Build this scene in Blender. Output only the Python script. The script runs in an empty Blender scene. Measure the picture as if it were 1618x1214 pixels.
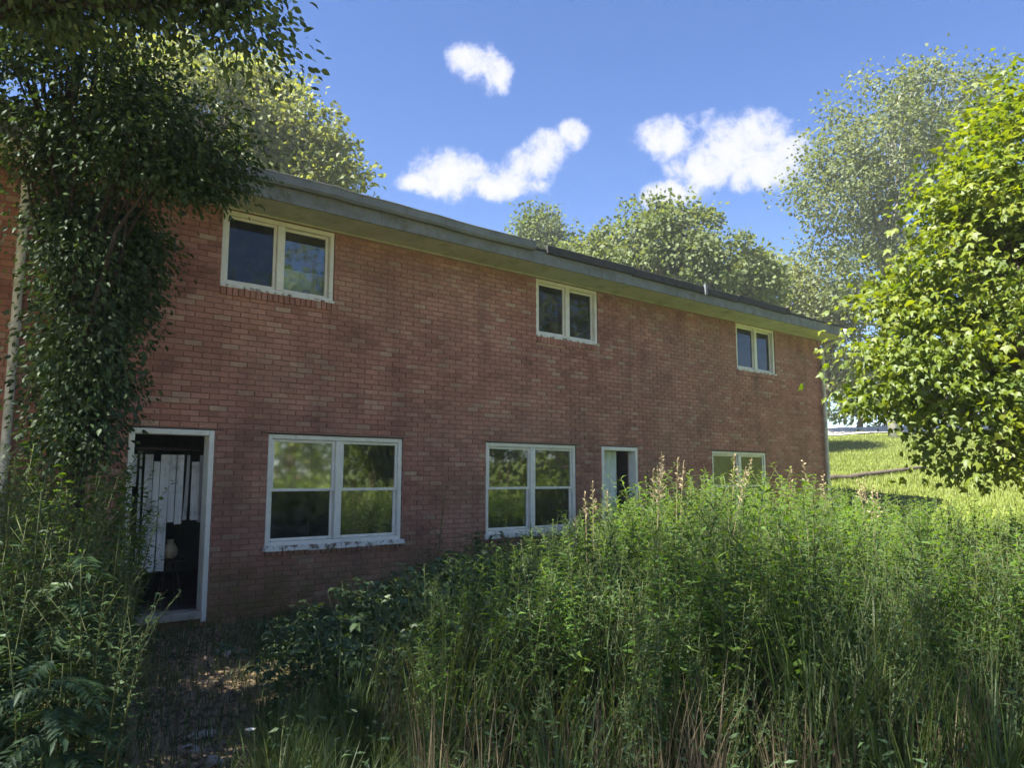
import bpy, math, random
import numpy as np
from mathutils import Vector, Matrix

R = math.radians
scene = bpy.context.scene
col = scene.collection
random.seed(7)
rng = np.random.default_rng(11)

# ------------------------------------------------------------------ camera
EYE = 1.5
F_PX, PITCH = 1215.0, math.atan(150 / 1215.0)
cam_d = bpy.data.cameras.new("camera")
cam = bpy.data.objects.new("camera", cam_d)
col.objects.link(cam)
cam.location = (0, 0, EYE)
cam.rotation_euler = (R(90) + PITCH, 0, 0)
cam_d.sensor_width = 36.0
cam_d.lens = 36.0 * F_PX / 1618.0
cam_d.clip_start = 0.05
cam_d.clip_end = 1500
scene.camera = cam


def pt(px, Y, z=None, py=None):
    """world point seen at photo column px at forward distance Y (and height z or photo row py)"""
    if z is None:
        b = -(py - 607.0) / F_PX
        z = EYE + Y * (math.sin(PITCH) + b * math.cos(PITCH)) / (math.cos(PITCH) - b * math.sin(PITCH))
    depth = Y * math.cos(PITCH) + (z - EYE) * math.sin(PITCH)
    return Vector(((px - 809.0) / F_PX * depth, Y, z))


def to_px(p):
    d = p[1] * math.cos(PITCH) + (p[2] - EYE) * math.sin(PITCH)
    u = -p[1] * math.sin(PITCH) + (p[2] - EYE) * math.cos(PITCH)
    return 809 + F_PX * p[0] / max(d, 1e-3), 607 - F_PX * u / max(d, 1e-3)


# ------------------------------------------------------------------ light
SUN_FROM = Vector((-0.88, -0.47, 0.0)).normalized()      # horizontal direction towards the sun
SUN_EL = 52.0
sun_d = bpy.data.lights.new("sun", 'SUN')
sun = bpy.data.objects.new("sun", sun_d)
col.objects.link(sun)
sun_d.energy = 5.0
sun_d.angle = R(0.5)
sun_d.color = (1.0, 0.94, 0.84)
to_sun = SUN_FROM * math.cos(R(SUN_EL)) + Vector((0, 0, math.sin(R(SUN_EL))))
sun.rotation_euler = (-to_sun).to_track_quat('-Z', 'Y').to_euler()
sun.location = (-20, 0, 30)

scene.view_settings.view_transform = 'Standard'
scene.view_settings.look = 'None'
scene.view_settings.exposure = 2.2
scene.view_settings.gamma = 1.0
scene.view_settings.use_curve_mapping = False
scene.cycles.max_bounces = 8
scene.cycles.transparent_max_bounces = 12
scene.cycles.caustics_reflective = False
scene.cycles.caustics_refractive = False

world = bpy.data.worlds.new("World")
scene.world = world
world.use_nodes = True
SKY_STRENGTH = 0.052


def build_world():
    nt = world.node_tree
    N, L = nt.nodes, nt.links
    N.clear()
    out = N.new('ShaderNodeOutputWorld')
    bg = N.new('ShaderNodeBackground')
    bg.inputs['Strength'].default_value = SKY_STRENGTH
    sky = N.new('ShaderNodeTexSky')
    sky.sky_type = 'NISHITA'
    sky.sun_disc = False
    sky.sun_elevation = R(SUN_EL)
    sky.sun_rotation = math.atan2(SUN_FROM.x, SUN_FROM.y)
    sky.altitude = 1000
    sky.air_density = 1.0
    sky.dust_density = 0.3
    sky.ozone_density = 3.0
    tc = N.new('ShaderNodeTexCoord')

    def math_(op, a, b=None, clamp=False):
        n = N.new('ShaderNodeMath')
        n.operation = op
        n.use_clamp = clamp
        for i, v in enumerate((a, b)):
            if v is None:
                continue
            if isinstance(v, (int, float)):
                n.inputs[i].default_value = v
            else:
                L.new(v, n.inputs[i])
        return n.outputs[0]

    def dot(vec):
        n = N.new('ShaderNodeVectorMath')
        n.operation = 'DOT_PRODUCT'
        L.new(tc.outputs['Generated'], n.inputs[0])
        n.inputs[1].default_value = vec
        return n.outputs['Value']

    # small fair-weather clouds: (azimuth deg, elevation deg, half width, half height, tilt) on the sky sphere
    clouds = []

    def seen(px, py, rx, ry, tilt=0):
        v = (pt(px, 100, py=py) - Vector((0, 0, EYE))).normalized()
        k = F_PX
        clouds.append((v, rx / k, ry / k, tilt))
    seen(752, 96, 44, 32)
    seen(784, 118, 28, 32)
    seen(716, 274, 72, 40)
    seen(790, 292, 80, 27)
    seen(846, 254, 66, 34, 28)
    seen(906, 214, 24, 24)
    seen(660, 290, 34, 17)
    seen(1052, 217, 50, 36)
    seen(1176, 232, 94, 52)
    seen(1208, 264, 66, 40)
    seen(1112, 262, 56, 40)
    seen(1066, 306, 56, 24)
    seen(1240, 240, 40, 34)
    for az, el, w, h in ((60, 28, .14, .05), (95, 40, .2, .08), (140, 22, .16, .06), (185, 35, .18, .07),
                         (230, 26, .15, .05), (265, 24, .2, .06), (310, 30, .14, .06), (150, 60, .2, .12)):
        v = Vector((math.sin(R(az)) * math.cos(R(el)), math.cos(R(az)) * math.cos(R(el)), math.sin(R(el))))
        clouds.append((v, w, h, 0))
    mx = None
    for v, rx, ry, tilt in clouds:
        right = v.cross(Vector((0, 0, 1))).normalized()
        up = right.cross(v).normalized()
        c, s = math.cos(R(tilt)), math.sin(R(tilt))
        r2, u2 = right * c + up * s, up * c - right * s
        dc = math_('MAXIMUM', dot(v), 0.05)
        a = math_('DIVIDE', dot(r2 / rx), dc)
        b = math_('DIVIDE', dot(u2 / ry), dc)
        q = math_('ADD', math_('MULTIPLY', a, a), math_('MULTIPLY', b, b))
        front = math_('GREATER_THAN', dot(v), 0.1)
        val = math_('SUBTRACT', math_('SUBTRACT', 1.25, q), math_('MULTIPLY', math_('SUBTRACT', 1.0, front), 20.0))
        mx = val if mx is None else math_('SMOOTH_MAX' if False else 'MAXIMUM', mx, val)
    no = N.new('ShaderNodeTexNoise')
    no.inputs['Scale'].default_value = 10
    no.inputs['Detail'].default_value = 7
    no.inputs['Roughness'].default_value = 0.62
    no.inputs['Distortion'].default_value = 0.1
    L.new(tc.outputs['Generated'], no.inputs['Vector'])
    nf = N.new('ShaderNodeTexNoise')
    nf.inputs['Scale'].default_value = 34
    nf.inputs['Detail'].default_value = 8
    nf.inputs['Roughness'].default_value = 0.68
    nf.inputs['Distortion'].default_value = 0.2
    L.new(tc.outputs['Generated'], nf.inputs['Vector'])
    n2 = math_('ADD', math_('MULTIPLY', math_('SUBTRACT', no.outputs['Fac'], 0.51), 1.8), math_('MULTIPLY', math_('SUBTRACT', nf.outputs['Fac'], 0.51), 3.0))
    dens = math_('ADD', math_('MAXIMUM', mx, -2.6), n2)
    mr = N.new('ShaderNodeMapRange')
    mr.interpolation_type = 'SMOOTHSTEP'
    mr.inputs['From Min'].default_value = 0.0
    mr.inputs['From Max'].default_value = 1.1
    L.new(dens, mr.inputs['Value'])
    # inside shading of a cloud: slightly mauve where thin or low, near white where thick
    cr = N.new('ShaderNodeMix')
    cr.data_type = 'RGBA'
    k = 1.0 / SKY_STRENGTH
    cr.inputs[6].default_value = (0.17 * k, 0.185 * k, 0.25 * k, 1)
    cr.inputs[7].default_value = (0.235 * k, 0.228 * k, 0.248 * k, 1)
    m3 = N.new('ShaderNodeMapRange')
    m3.inputs['From Min'].default_value = 0.3
    m3.inputs['From Max'].default_value = 1.7
    L.new(dens, m3.inputs['Value'])
    L.new(m3.outputs[0], cr.inputs[0])
    mix = N.new('ShaderNodeMix')
    mix.data_type = 'RGBA'
    L.new(math_('MULTIPLY', mr.outputs[0], 0.94), mix.inputs[0])
    hs = N.new('ShaderNodeHueSaturation')
    hs.inputs['Saturation'].default_value = 1.2
    hs.inputs['Hue'].default_value = 0.511
    L.new(sky.outputs[0], hs.inputs['Color'])
    L.new(hs.outputs[0], mix.inputs[6])
    L.new(cr.outputs[2], mix.inputs[7])
    L.new(mix.outputs[2], bg.inputs['Color'])
    L.new(bg.outputs[0], out.inputs['Surface'])


build_world()


# ------------------------------------------------------------------ materials
def new_mat(name):
    m = bpy.data.materials.new(name)
    m.use_nodes = True
    nt = m.node_tree
    nt.nodes.clear()
    return m, nt.nodes, nt.links


def ramp(N, stops):
    r = N.new('ShaderNodeValToRGB')
    e = r.color_ramp.elements
    while len(e) < len(stops):
        e.new(0.5)
    for i, (p, c) in enumerate(stops):
        e[i].position = p
        e[i].color = (*c, 1)
    return r


def noise(N, L, scale, detail=5, rough=0.6, vec=None, src='Position'):
    n = N.new('ShaderNodeTexNoise')
    n.inputs['Scale'].default_value = scale
    n.inputs['Detail'].default_value = detail
    n.inputs['Roughness'].default_value = rough
    if vec is None:
        if src == 'Position':
            g = N.new('ShaderNodeNewGeometry')
            vec = g.outputs['Position']
        else:
            g = N.new('ShaderNodeTexCoord')
            vec = g.outputs['Object']
    L.new(vec, n.inputs['Vector'])
    return n.outputs['Fac']


def surface(name, stops, scale=6, rough=0.8, bump=0.2, bscale=60, spec=0.3, detail=6, src='Position', grime=None):
    m, N, L = new_mat(name)
    out = N.new('ShaderNodeOutputMaterial')
    b = N.new('ShaderNodeBsdfPrincipled')
    b.inputs['Roughness'].default_value = rough
    b.inputs['Specular IOR Level'].default_value = spec
    f = noise(N, L, scale, detail, 0.65, src=src)
    r = ramp(N, stops)
    L.new(f, r.inputs[0])
    colr = r.outputs[0]
    if grime:
        gs, lo, hi, gc = grime
        g = noise(N, L, gs, 6, 0.7, src=src)
        mr = N.new('ShaderNodeMapRange')
        mr.inputs['From Min'].default_value = lo
        mr.inputs['From Max'].default_value = hi
        L.new(g, mr.inputs['Value'])
        mx = N.new('ShaderNodeMix')
        mx.data_type = 'RGBA'
        L.new(mr.outputs[0], mx.inputs[0])
        L.new(colr, mx.inputs[6])
        mx.inputs[7].default_value = (*gc, 1)
        colr = mx.outputs[2]
    L.new(colr, b.inputs['Base Color'])
    if bump:
        bn = N.new('ShaderNodeBump')
        bn.inputs['Strength'].default_value = bump
        bn.inputs['Distance'].default_value = 0.02
        L.new(noise(N, L, bscale, 4, 0.6, src=src), bn.inputs['Height'])
        L.new(bn.outputs[0], b.inputs['Normal'])
    L.new(b.outputs[0], out.inputs['Surface'])
    return m


def leaf_mat(name, dark, mid, light, trans=0.38, gloss=0.06, tcol=None, grough=0.55):
    m, N, L = new_mat(name)
    out = N.new('ShaderNodeOutputMaterial')
    at = N.new('ShaderNodeAttribute')
    at.attribute_name = 'rnd'
    oi = N.new('ShaderNodeObjectInfo')
    ad = N.new('ShaderNodeMath')
    ad.operation = 'ADD'
    L.new(at.outputs['Fac'], ad.inputs[0])
    ml = N.new('ShaderNodeMath')
    ml.operation = 'MULTIPLY_ADD'
    L.new(oi.outputs['Random'], ml.inputs[0])
    ml.inputs[1].default_value = 0.4
    ml.inputs[2].default_value = -0.2
    L.new(ml.outputs[0], ad.inputs[1])
    r = ramp(N, [(0.0, dark), (0.5, mid), (1.0, light)])
    L.new(ad.outputs[0], r.inputs[0])
    df = N.new('ShaderNodeBsdfDiffuse')
    tr = N.new('ShaderNodeBsdfTranslucent')
    gl = N.new('ShaderNodeBsdfGlossy')
    gl.inputs['Roughness'].default_value = grough
    gl.inputs['Color'].default_value = (0.9, 0.95, 1, 1)
    L.new(r.outputs[0], df.inputs['Color'])
    tm = N.new('ShaderNodeMix')
    tm.data_type = 'RGBA'
    tm.blend_type = 'MULTIPLY'
    tm.inputs[0].default_value = 1
    L.new(r.outputs[0], tm.inputs[6])
    tm.inputs[7].default_value = (*(tcol or (1.5, 1.45, 0.5)), 1)
    L.new(tm.outputs[2], tr.inputs['Color'])
    m1 = N.new('ShaderNodeMixShader')
    m1.inputs[0].default_value = trans
    L.new(df.outputs[0], m1.inputs[1])
    L.new(tr.outputs[0], m1.inputs[2])
    m2 = N.new('ShaderNodeMixShader')
    m2.inputs[0].default_value = gloss * 0.45
    L.new(m1.outputs[0], m2.inputs[1])
    L.new(gl.outputs[0], m2.inputs[2])
    L.new(m2.outputs[0], out.inputs['Surface'])
    return m


def brick_mat(name, source):
    m, N, L = new_mat(name)
    out = N.new('ShaderNodeOutputMaterial')
    b = N.new('ShaderNodeBsdfPrincipled')
    b.inputs['Roughness'].default_value = 0.9
    b.inputs['Specular IOR Level'].default_value = 0.2
    if source == 'object':
        o = N.new('ShaderNodeObjectInfo')
        v = o.outputs['Random']
    else:
        a = N.new('ShaderNodeAttribute')
        a.attribute_name = 'rnd'
        v = a.outputs['Fac']
    r = ramp(N, [(0.0, (0.25, 0.112, 0.086)), (0.25, (0.325, 0.142, 0.108)), (0.6, (0.37, 0.168, 0.128)),
                 (0.85, (0.39, 0.20, 0.15)), (1.0, (0.40, 0.28, 0.20))])
    L.new(v, r.inputs[0])
    # broad weathering: paler dusty patches and darker damp ones that cover many bricks
    big = noise(N, L, 0.55, 4, 0.6)
    mr = N.new('ShaderNodeMapRange')
    mr.inputs['From Min'].default_value = 0.35
    mr.inputs['From Max'].default_value = 0.7
    mr.inputs['To Max'].default_value = 0.75
    L.new(big, mr.inputs['Value'])
    mx = N.new('ShaderNodeMix')
    mx.data_type = 'RGBA'
    L.new(mr.outputs[0], mx.inputs[0])
    L.new(r.outputs[0], mx.inputs[6])
    mx.inputs[7].default_value = (0.34, 0.195, 0.14, 1)
    fine = noise(N, L, 28, 5, 0.7)
    mid = N.new('ShaderNodeMapRange')
    mid.inputs['From Min'].default_value = 0.3
    mid.inputs['From Max'].default_value = 0.7
    mid.inputs['To Min'].default_value = 0.68
    mid.inputs['To Max'].default_value = 1.28
    L.new(noise(N, L, 1.9, 5, 0.7), mid.inputs['Value'])
    mq = N.new('ShaderNodeMix')
    mq.data_type = 'RGBA'
    mq.blend_type = 'MULTIPLY'
    mq.inputs[0].default_value = 1
    L.new(mx.outputs[2], mq.inputs[6])
    L.new(mid.outputs[0], mq.inputs[7])
    mx = mq
    m2 = N.new('ShaderNodeMapRange')
    m2.inputs['To Min'].default_value = 0.6
    m2.inputs['To Max'].default_value = 1.4
    L.new(fine, m2.inputs['Value'])
    mu = N.new('ShaderNodeMix')
    mu.data_type = 'RGBA'
    mu.blend_type = 'MULTIPLY'
    mu.inputs[0].default_value = 1
    L.new(mx.outputs[2], mu.inputs[6])
    L.new(m2.outputs[0], mu.inputs[7])
    # long rain streaks running down from the eave
    g0 = N.new('ShaderNodeNewGeometry')
    mp = N.new('ShaderNodeMapping')
    mp.inputs['Scale'].default_value = (3.2, 3.2, 0.28)
    L.new(g0.outputs['Position'], mp.inputs['Vector'])
    st = N.new('ShaderNodeMapRange')
    st.inputs['From Min'].default_value = 0.50
    st.inputs['From Max'].default_value = 0.72
    st.inputs['To Min'].default_value = 1.0
    st.inputs['To Max'].default_value = 0.74
    L.new(noise(N, L, 1.0, 5, 0.6, vec=mp.outputs[0]), st.inputs['Value'])
    m5 = N.new('ShaderNodeMix')
    m5.data_type = 'RGBA'
    m5.blend_type = 'MULTIPLY'
    m5.inputs[0].default_value = 1
    L.new(mu.outputs[2], m5.inputs[6])
    L.new(st.outputs[0], m5.inputs[7])
    mu = m5
    # moss that creeps up from the wet ground
    g = N.new('ShaderNodeNewGeometry')
    sx = N.new('ShaderNodeSeparateXYZ')
    L.new(g.outputs['Position'], sx.inputs[0])
    zz = N.new('ShaderNodeMapRange')
    zz.inputs['From Min'].default_value = 0.85
    zz.inputs['From Max'].default_value = 0.05
    L.new(sx.outputs['Z'], zz.inputs['Value'])
    mm = N.new('ShaderNodeMath')
    mm.operation = 'MULTIPLY'
    mm.use_clamp = True
    L.new(zz.outputs[0], mm.inputs[0])
    nn = N.new('ShaderNodeMapRange')
    nn.inputs['From Min'].default_value = 0.3
    nn.inputs['From Max'].default_value = 0.55
    L.new(noise(N, L, 5, 6, 0.7), nn.inputs['Value'])
    L.new(nn.outputs[0], mm.inputs[1])
    ms = N.new('ShaderNodeMix')
    ms.data_type = 'RGBA'
    L.new(mm.outputs[0], ms.inputs[0])
    L.new(mu.outputs[2], ms.inputs[6])
    ms.inputs[7].default_value = (0.15, 0.115, 0.045, 1)
    L.new(ms.outputs[2], b.inputs['Base Color'])
    bn = N.new('ShaderNodeBump')
    bn.inputs['Strength'].default_value = 0.5
    bn.inputs['Distance'].default_value = 0.004
    L.new(noise(N, L, 90, 4, 0.7), bn.inputs['Height'])
    L.new(bn.outputs[0], b.inputs['Normal'])
    L.new(b.outputs[0], out.inputs['Surface'])
    return m


def glass_mat(name, refl, tint, rough=0.0):
    m, N, L = new_mat(name)
    out = N.new('ShaderNodeOutputMaterial')
    tr = N.new('ShaderNodeBsdfTransparent')
    tr.inputs['Color'].default_value = (*tint, 1)
    gl = N.new('ShaderNodeBsdfGlossy')
    gl.inputs['Roughness'].default_value = rough
    gl.inputs['Color'].default_value = (0.95, 1, 0.97, 1)
    dirt = N.new('ShaderNodeBsdfDiffuse')
    dirt.inputs['Color'].default_value = (0.30, 0.31, 0.27, 1)
    lw = N.new('ShaderNodeFresnel')
    lw.inputs['IOR'].default_value = 1.5
    ad = N.new('ShaderNodeMath')
    ad.operation = 'MULTIPLY_ADD'
    ad.use_clamp = True
    L.new(lw.outputs[0], ad.inputs[0])
    ad.inputs[1].default_value = 1.0
    ad.inputs[2].default_value = refl
    bp = N.new('ShaderNodeBump')
    bp.inputs['Strength'].default_value = 0.03
    L.new(noise(N, L, 3, 2, 0.5), bp.inputs['Height'])
    L.new(bp.outputs[0], gl.inputs['Normal'])
    mx = N.new('ShaderNodeMixShader')
    L.new(ad.outputs[0], mx.inputs[0])
    L.new(tr.outputs[0], mx.inputs[1])
    L.new(gl.outputs[0], mx.inputs[2])
    mr = N.new('ShaderNodeMapRange')
    mr.inputs['From Min'].default_value = 0.4
    mr.inputs['From Max'].default_value = 0.85
    mr.inputs['To Max'].default_value = 0.25
    L.new(noise(N, L, 7, 6, 0.75), mr.inputs['Value'])
    m2 = N.new('ShaderNodeMixShader')
    L.new(mr.outputs[0], m2.inputs[0])
    L.new(mx.outputs[0], m2.inputs[1])
    L.new(dirt.outputs[0], m2.inputs[2])
    L.new(m2.outputs[0], out.inputs['Surface'])
    return m


M = {}
M['mortar'] = surface('mortar', [(0.3, (0.25, 0.145, 0.115)), (0.7, (0.33, 0.20, 0.16))], 9, 0.95, 0.4, 120)
M['brick_each'] = brick_mat('brick_each', 'object')
M['brick_rest'] = brick_mat('brick_rest', 'attr')
M['white_paint'] = surface('white_paint', [(0.3, (0.64, 0.62, 0.55)), (0.7, (0.79, 0.77, 0.70))], 7, 0.55, 0.15, 80,
                           grime=(14, 0.60, 0.78, (0.27, 0.25, 0.19)))
M['peeling_paint'] = surface('peeling_paint', [(0.3, (0.62, 0.61, 0.56)), (0.7, (0.80, 0.79, 0.75))], 9, 0.7, 0.5, 60,
                             grime=(11, 0.50, 0.58, (0.17, 0.12, 0.085)))
M['soffit'] = surface('soffit', [(0.3, (0.38, 0.40, 0.32)), (0.7, (0.52, 0.53, 0.44))], 2.2, 0.7, 0.15, 40,
                      grime=(2.5, 0.52, 0.75, (0.24, 0.27, 0.13)))
M['fascia_paint'] = surface('fascia_paint', [(0.3, (0.13, 0.145, 0.14)), (0.7, (0.21, 0.225, 0.215))], 2.6, 0.75, 0.2, 40,
                            grime=(5, 0.48, 0.68, (0.115, 0.11, 0.08)))
M['gutter'] = surface('gutter', [(0.3, (0.11, 0.122, 0.13)), (0.7, (0.18, 0.195, 0.205))], 3, 0.5, 0.1, 40, 0.5,
                      grime=(4, 0.55, 0.75, (0.09, 0.085, 0.07)))
M['dark_edge'] = surface('dark_edge', [(0.3, (0.030, 0.030, 0.030)), (0.7, (0.06, 0.058, 0.052))], 5, 0.9, 0.4, 50)
M['shingle'] = surface('shingle', [(0.3, (0.05, 0.05, 0.05)), (0.7, (0.10, 0.098, 0.09))], 12, 0.95, 0.5, 120)
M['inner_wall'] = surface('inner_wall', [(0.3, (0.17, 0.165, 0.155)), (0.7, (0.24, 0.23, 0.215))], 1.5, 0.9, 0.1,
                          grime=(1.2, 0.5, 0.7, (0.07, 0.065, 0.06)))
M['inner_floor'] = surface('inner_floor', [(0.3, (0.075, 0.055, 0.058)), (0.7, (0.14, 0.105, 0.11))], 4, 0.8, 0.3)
M['blind'] = surface('blind', [(0.3, (0.62, 0.62, 0.60)), (0.7, (0.76, 0.75, 0.73))], 3, 0.6, 0.1,
                     grime=(5, 0.52, 0.72, (0.30, 0.31, 0.25)))
M['curtain'] = surface('curtain', [(0.3, (0.55, 0.62, 0.58)), (0.7, (0.68, 0.74, 0.70))], 5, 0.9, 0.2)
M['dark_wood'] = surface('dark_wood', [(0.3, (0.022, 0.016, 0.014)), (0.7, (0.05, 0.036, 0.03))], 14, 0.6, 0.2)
M['jug'] = surface('jug', [(0.3, (0.50, 0.41, 0.25)), (0.7, (0.62, 0.53, 0.36))], 9, 0.5, 0.1)
M['pipe'] = surface('pipe', [(0.3, (0.44, 0.43, 0.39)), (0.7, (0.60, 0.59, 0.54))], 5, 0.6, 0.1, grime=(6, 0.5, 0.72, (0.22, 0.2, 0.16)))
M['bark'] = surface('bark', [(0.3, (0.055, 0.042, 0.032)), (0.7, (0.13, 0.105, 0.085))], 16, 0.95, 0.9, 40)
M['dark_bark'] = surface('dark_bark', [(0.3, (0.022, 0.018, 0.015)), (0.7, (0.055, 0.046, 0.038))], 16, 0.95, 0.9, 40)
M['pale_bark'] = surface('pale_bark', [(0.3, (0.25, 0.24, 0.21)), (0.7, (0.42, 0.40, 0.36))], 12, 0.9, 0.5, 40)
M['dry_stalk'] = surface('dry_stalk', [(0.3, (0.16, 0.115, 0.07)), (0.7, (0.30, 0.235, 0.15))], 20, 0.9, 0.2)
M['green_stem'] = surface('green_stem', [(0.3, (0.06, 0.085, 0.025)), (0.7, (0.12, 0.13, 0.05))], 20, 0.7, 0.1)
M['stone'] = surface('stone', [(0.3, (0.27, 0.24, 0.20)), (0.7, (0.44, 0.40, 0.34))], 10, 0.9, 0.6, 40)
M['petal'] = surface('petal', [(0.3, (0.7, 0.7, 0.62)), (0.7, (0.8, 0.8, 0.74))], 20, 0.7, 0)
M['road'] = surface('road', [(0.3, (0.42, 0.40, 0.36)), (0.7, (0.56, 0.53, 0.48))], 8, 0.95, 0.4, 60)
M['glass'] = glass_mat('glass', 0.12, (0.72, 0.80, 0.78), 0.03)
M['glass_shiny'] = glass_mat('glass_shiny', 0.5, (0.60, 0.68, 0.62), 0.05)
M['screen'] = glass_mat('screen', 0.0, (0.36, 0.43, 0.44), 0.03)

M['maple'] = leaf_mat('maple_leaf', (0.060, 0.105, 0.007), (0.115, 0.165, 0.008), (0.175, 0.21, 0.010), 0.52, 0.06)
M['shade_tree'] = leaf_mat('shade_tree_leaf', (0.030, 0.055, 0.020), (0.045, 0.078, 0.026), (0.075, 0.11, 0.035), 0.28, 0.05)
M['pale_tree'] = leaf_mat('pale_tree_leaf', (0.12, 0.145, 0.055), (0.16, 0.185, 0.07), (0.21, 0.23, 0.10), 0.5, 0.05)
M['round_tree'] = leaf_mat('round_tree_leaf', (0.075, 0.105, 0.045), (0.11, 0.145, 0.062), (0.15, 0.18, 0.085), 0.42, 0.02)
M['airy_tree'] = leaf_mat('airy_tree_leaf', (0.085, 0.115, 0.055), (0.125, 0.155, 0.075), (0.165, 0.19, 0.10), 0.42, 0.02)
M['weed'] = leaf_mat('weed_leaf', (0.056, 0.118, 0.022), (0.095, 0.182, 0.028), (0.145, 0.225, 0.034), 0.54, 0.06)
M['grass'] = leaf_mat('grass_blade', (0.042, 0.080, 0.022), (0.068, 0.112, 0.028), (0.12, 0.14, 0.046), 0.4, 0.05)
M['lawn'] = leaf_mat('lawn_blade', (0.14, 0.18, 0.034), (0.16, 0.20, 0.038), (0.185, 0.215, 0.046), 0.35, 0.04)
M['bramble'] = leaf_mat('bramble_leaf', (0.036, 0.074, 0.026), (0.058, 0.106, 0.032), (0.10, 0.14, 0.04), 0.3, 0.09)
M['dark_weed'] = leaf_mat('dark_weed_leaf', (0.026, 0.058, 0.026), (0.055, 0.105, 0.034), (0.070, 0.115, 0.036), 0.3, 0.07)
M['dry_grass'] = leaf_mat('dry_grass', (0.11, 0.085, 0.052), (0.165, 0.13, 0.08), (0.25, 0.205, 0.13), 0.2, 0.03, (1.1, 1, 0.8))
M['plume'] = leaf_mat('plume', (0.24, 0.20, 0.12), (0.34, 0.29, 0.17), (0.42, 0.37, 0.24), 0.3, 0.02, (1.1, 1, 0.8))
M['litter'] = leaf_mat('litter', (0.09, 0.065, 0.045), (0.18, 0.135, 0.09), (0.32, 0.25, 0.18), 0.1, 0.03, (1, 1, 1))


def ground_mat():
    m, N, L = new_mat('ground_soil_and_grass')
    out = N.new('ShaderNodeOutputMaterial')
    b = N.new('ShaderNodeBsdfPrincipled')
    b.inputs['Roughness'].default_value = 0.95
    b.inputs['Specular IOR Level'].default_value = 0.1
    soil = ramp(N, [(0.25, (0.19, 0.14, 0.082)), (0.5, (0.31, 0.235, 0.145)), (0.75, (0.42, 0.33, 0.215))])
    L.new(noise(N, L, 7, 8, 0.7), soil.inputs[0])
    gr = ramp(N, [(0.3, (0.12, 0.155, 0.030)), (0.7, (0.165, 0.20, 0.042))])
    L.new(noise(N, L, 2.5, 8, 0.7), gr.inputs[0])
    at = N.new('ShaderNodeAttribute')
    at.attribute_name = 'bare'
    mx = N.new('ShaderNodeMix')
    mx.data_type = 'RGBA'
    L.new(at.outputs['Fac'], mx.inputs[0])
    L.new(gr.outputs[0], mx.inputs[6])
    L.new(soil.outputs[0], mx.inputs[7])
    L.new(mx.outputs[2], b.inputs['Base Color'])
    bn = N.new('ShaderNodeBump')
    bn.inputs['Strength'].default_value = 0.7
    bn.inputs['Distance'].default_value = 0.04
    L.new(noise(N, L, 22, 6, 0.7), bn.inputs['Height'])
    L.new(bn.outputs[0], b.inputs['Normal'])
    L.new(b.outputs[0], out.inputs['Surface'])
    return m


M['ground'] = ground_mat()


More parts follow.
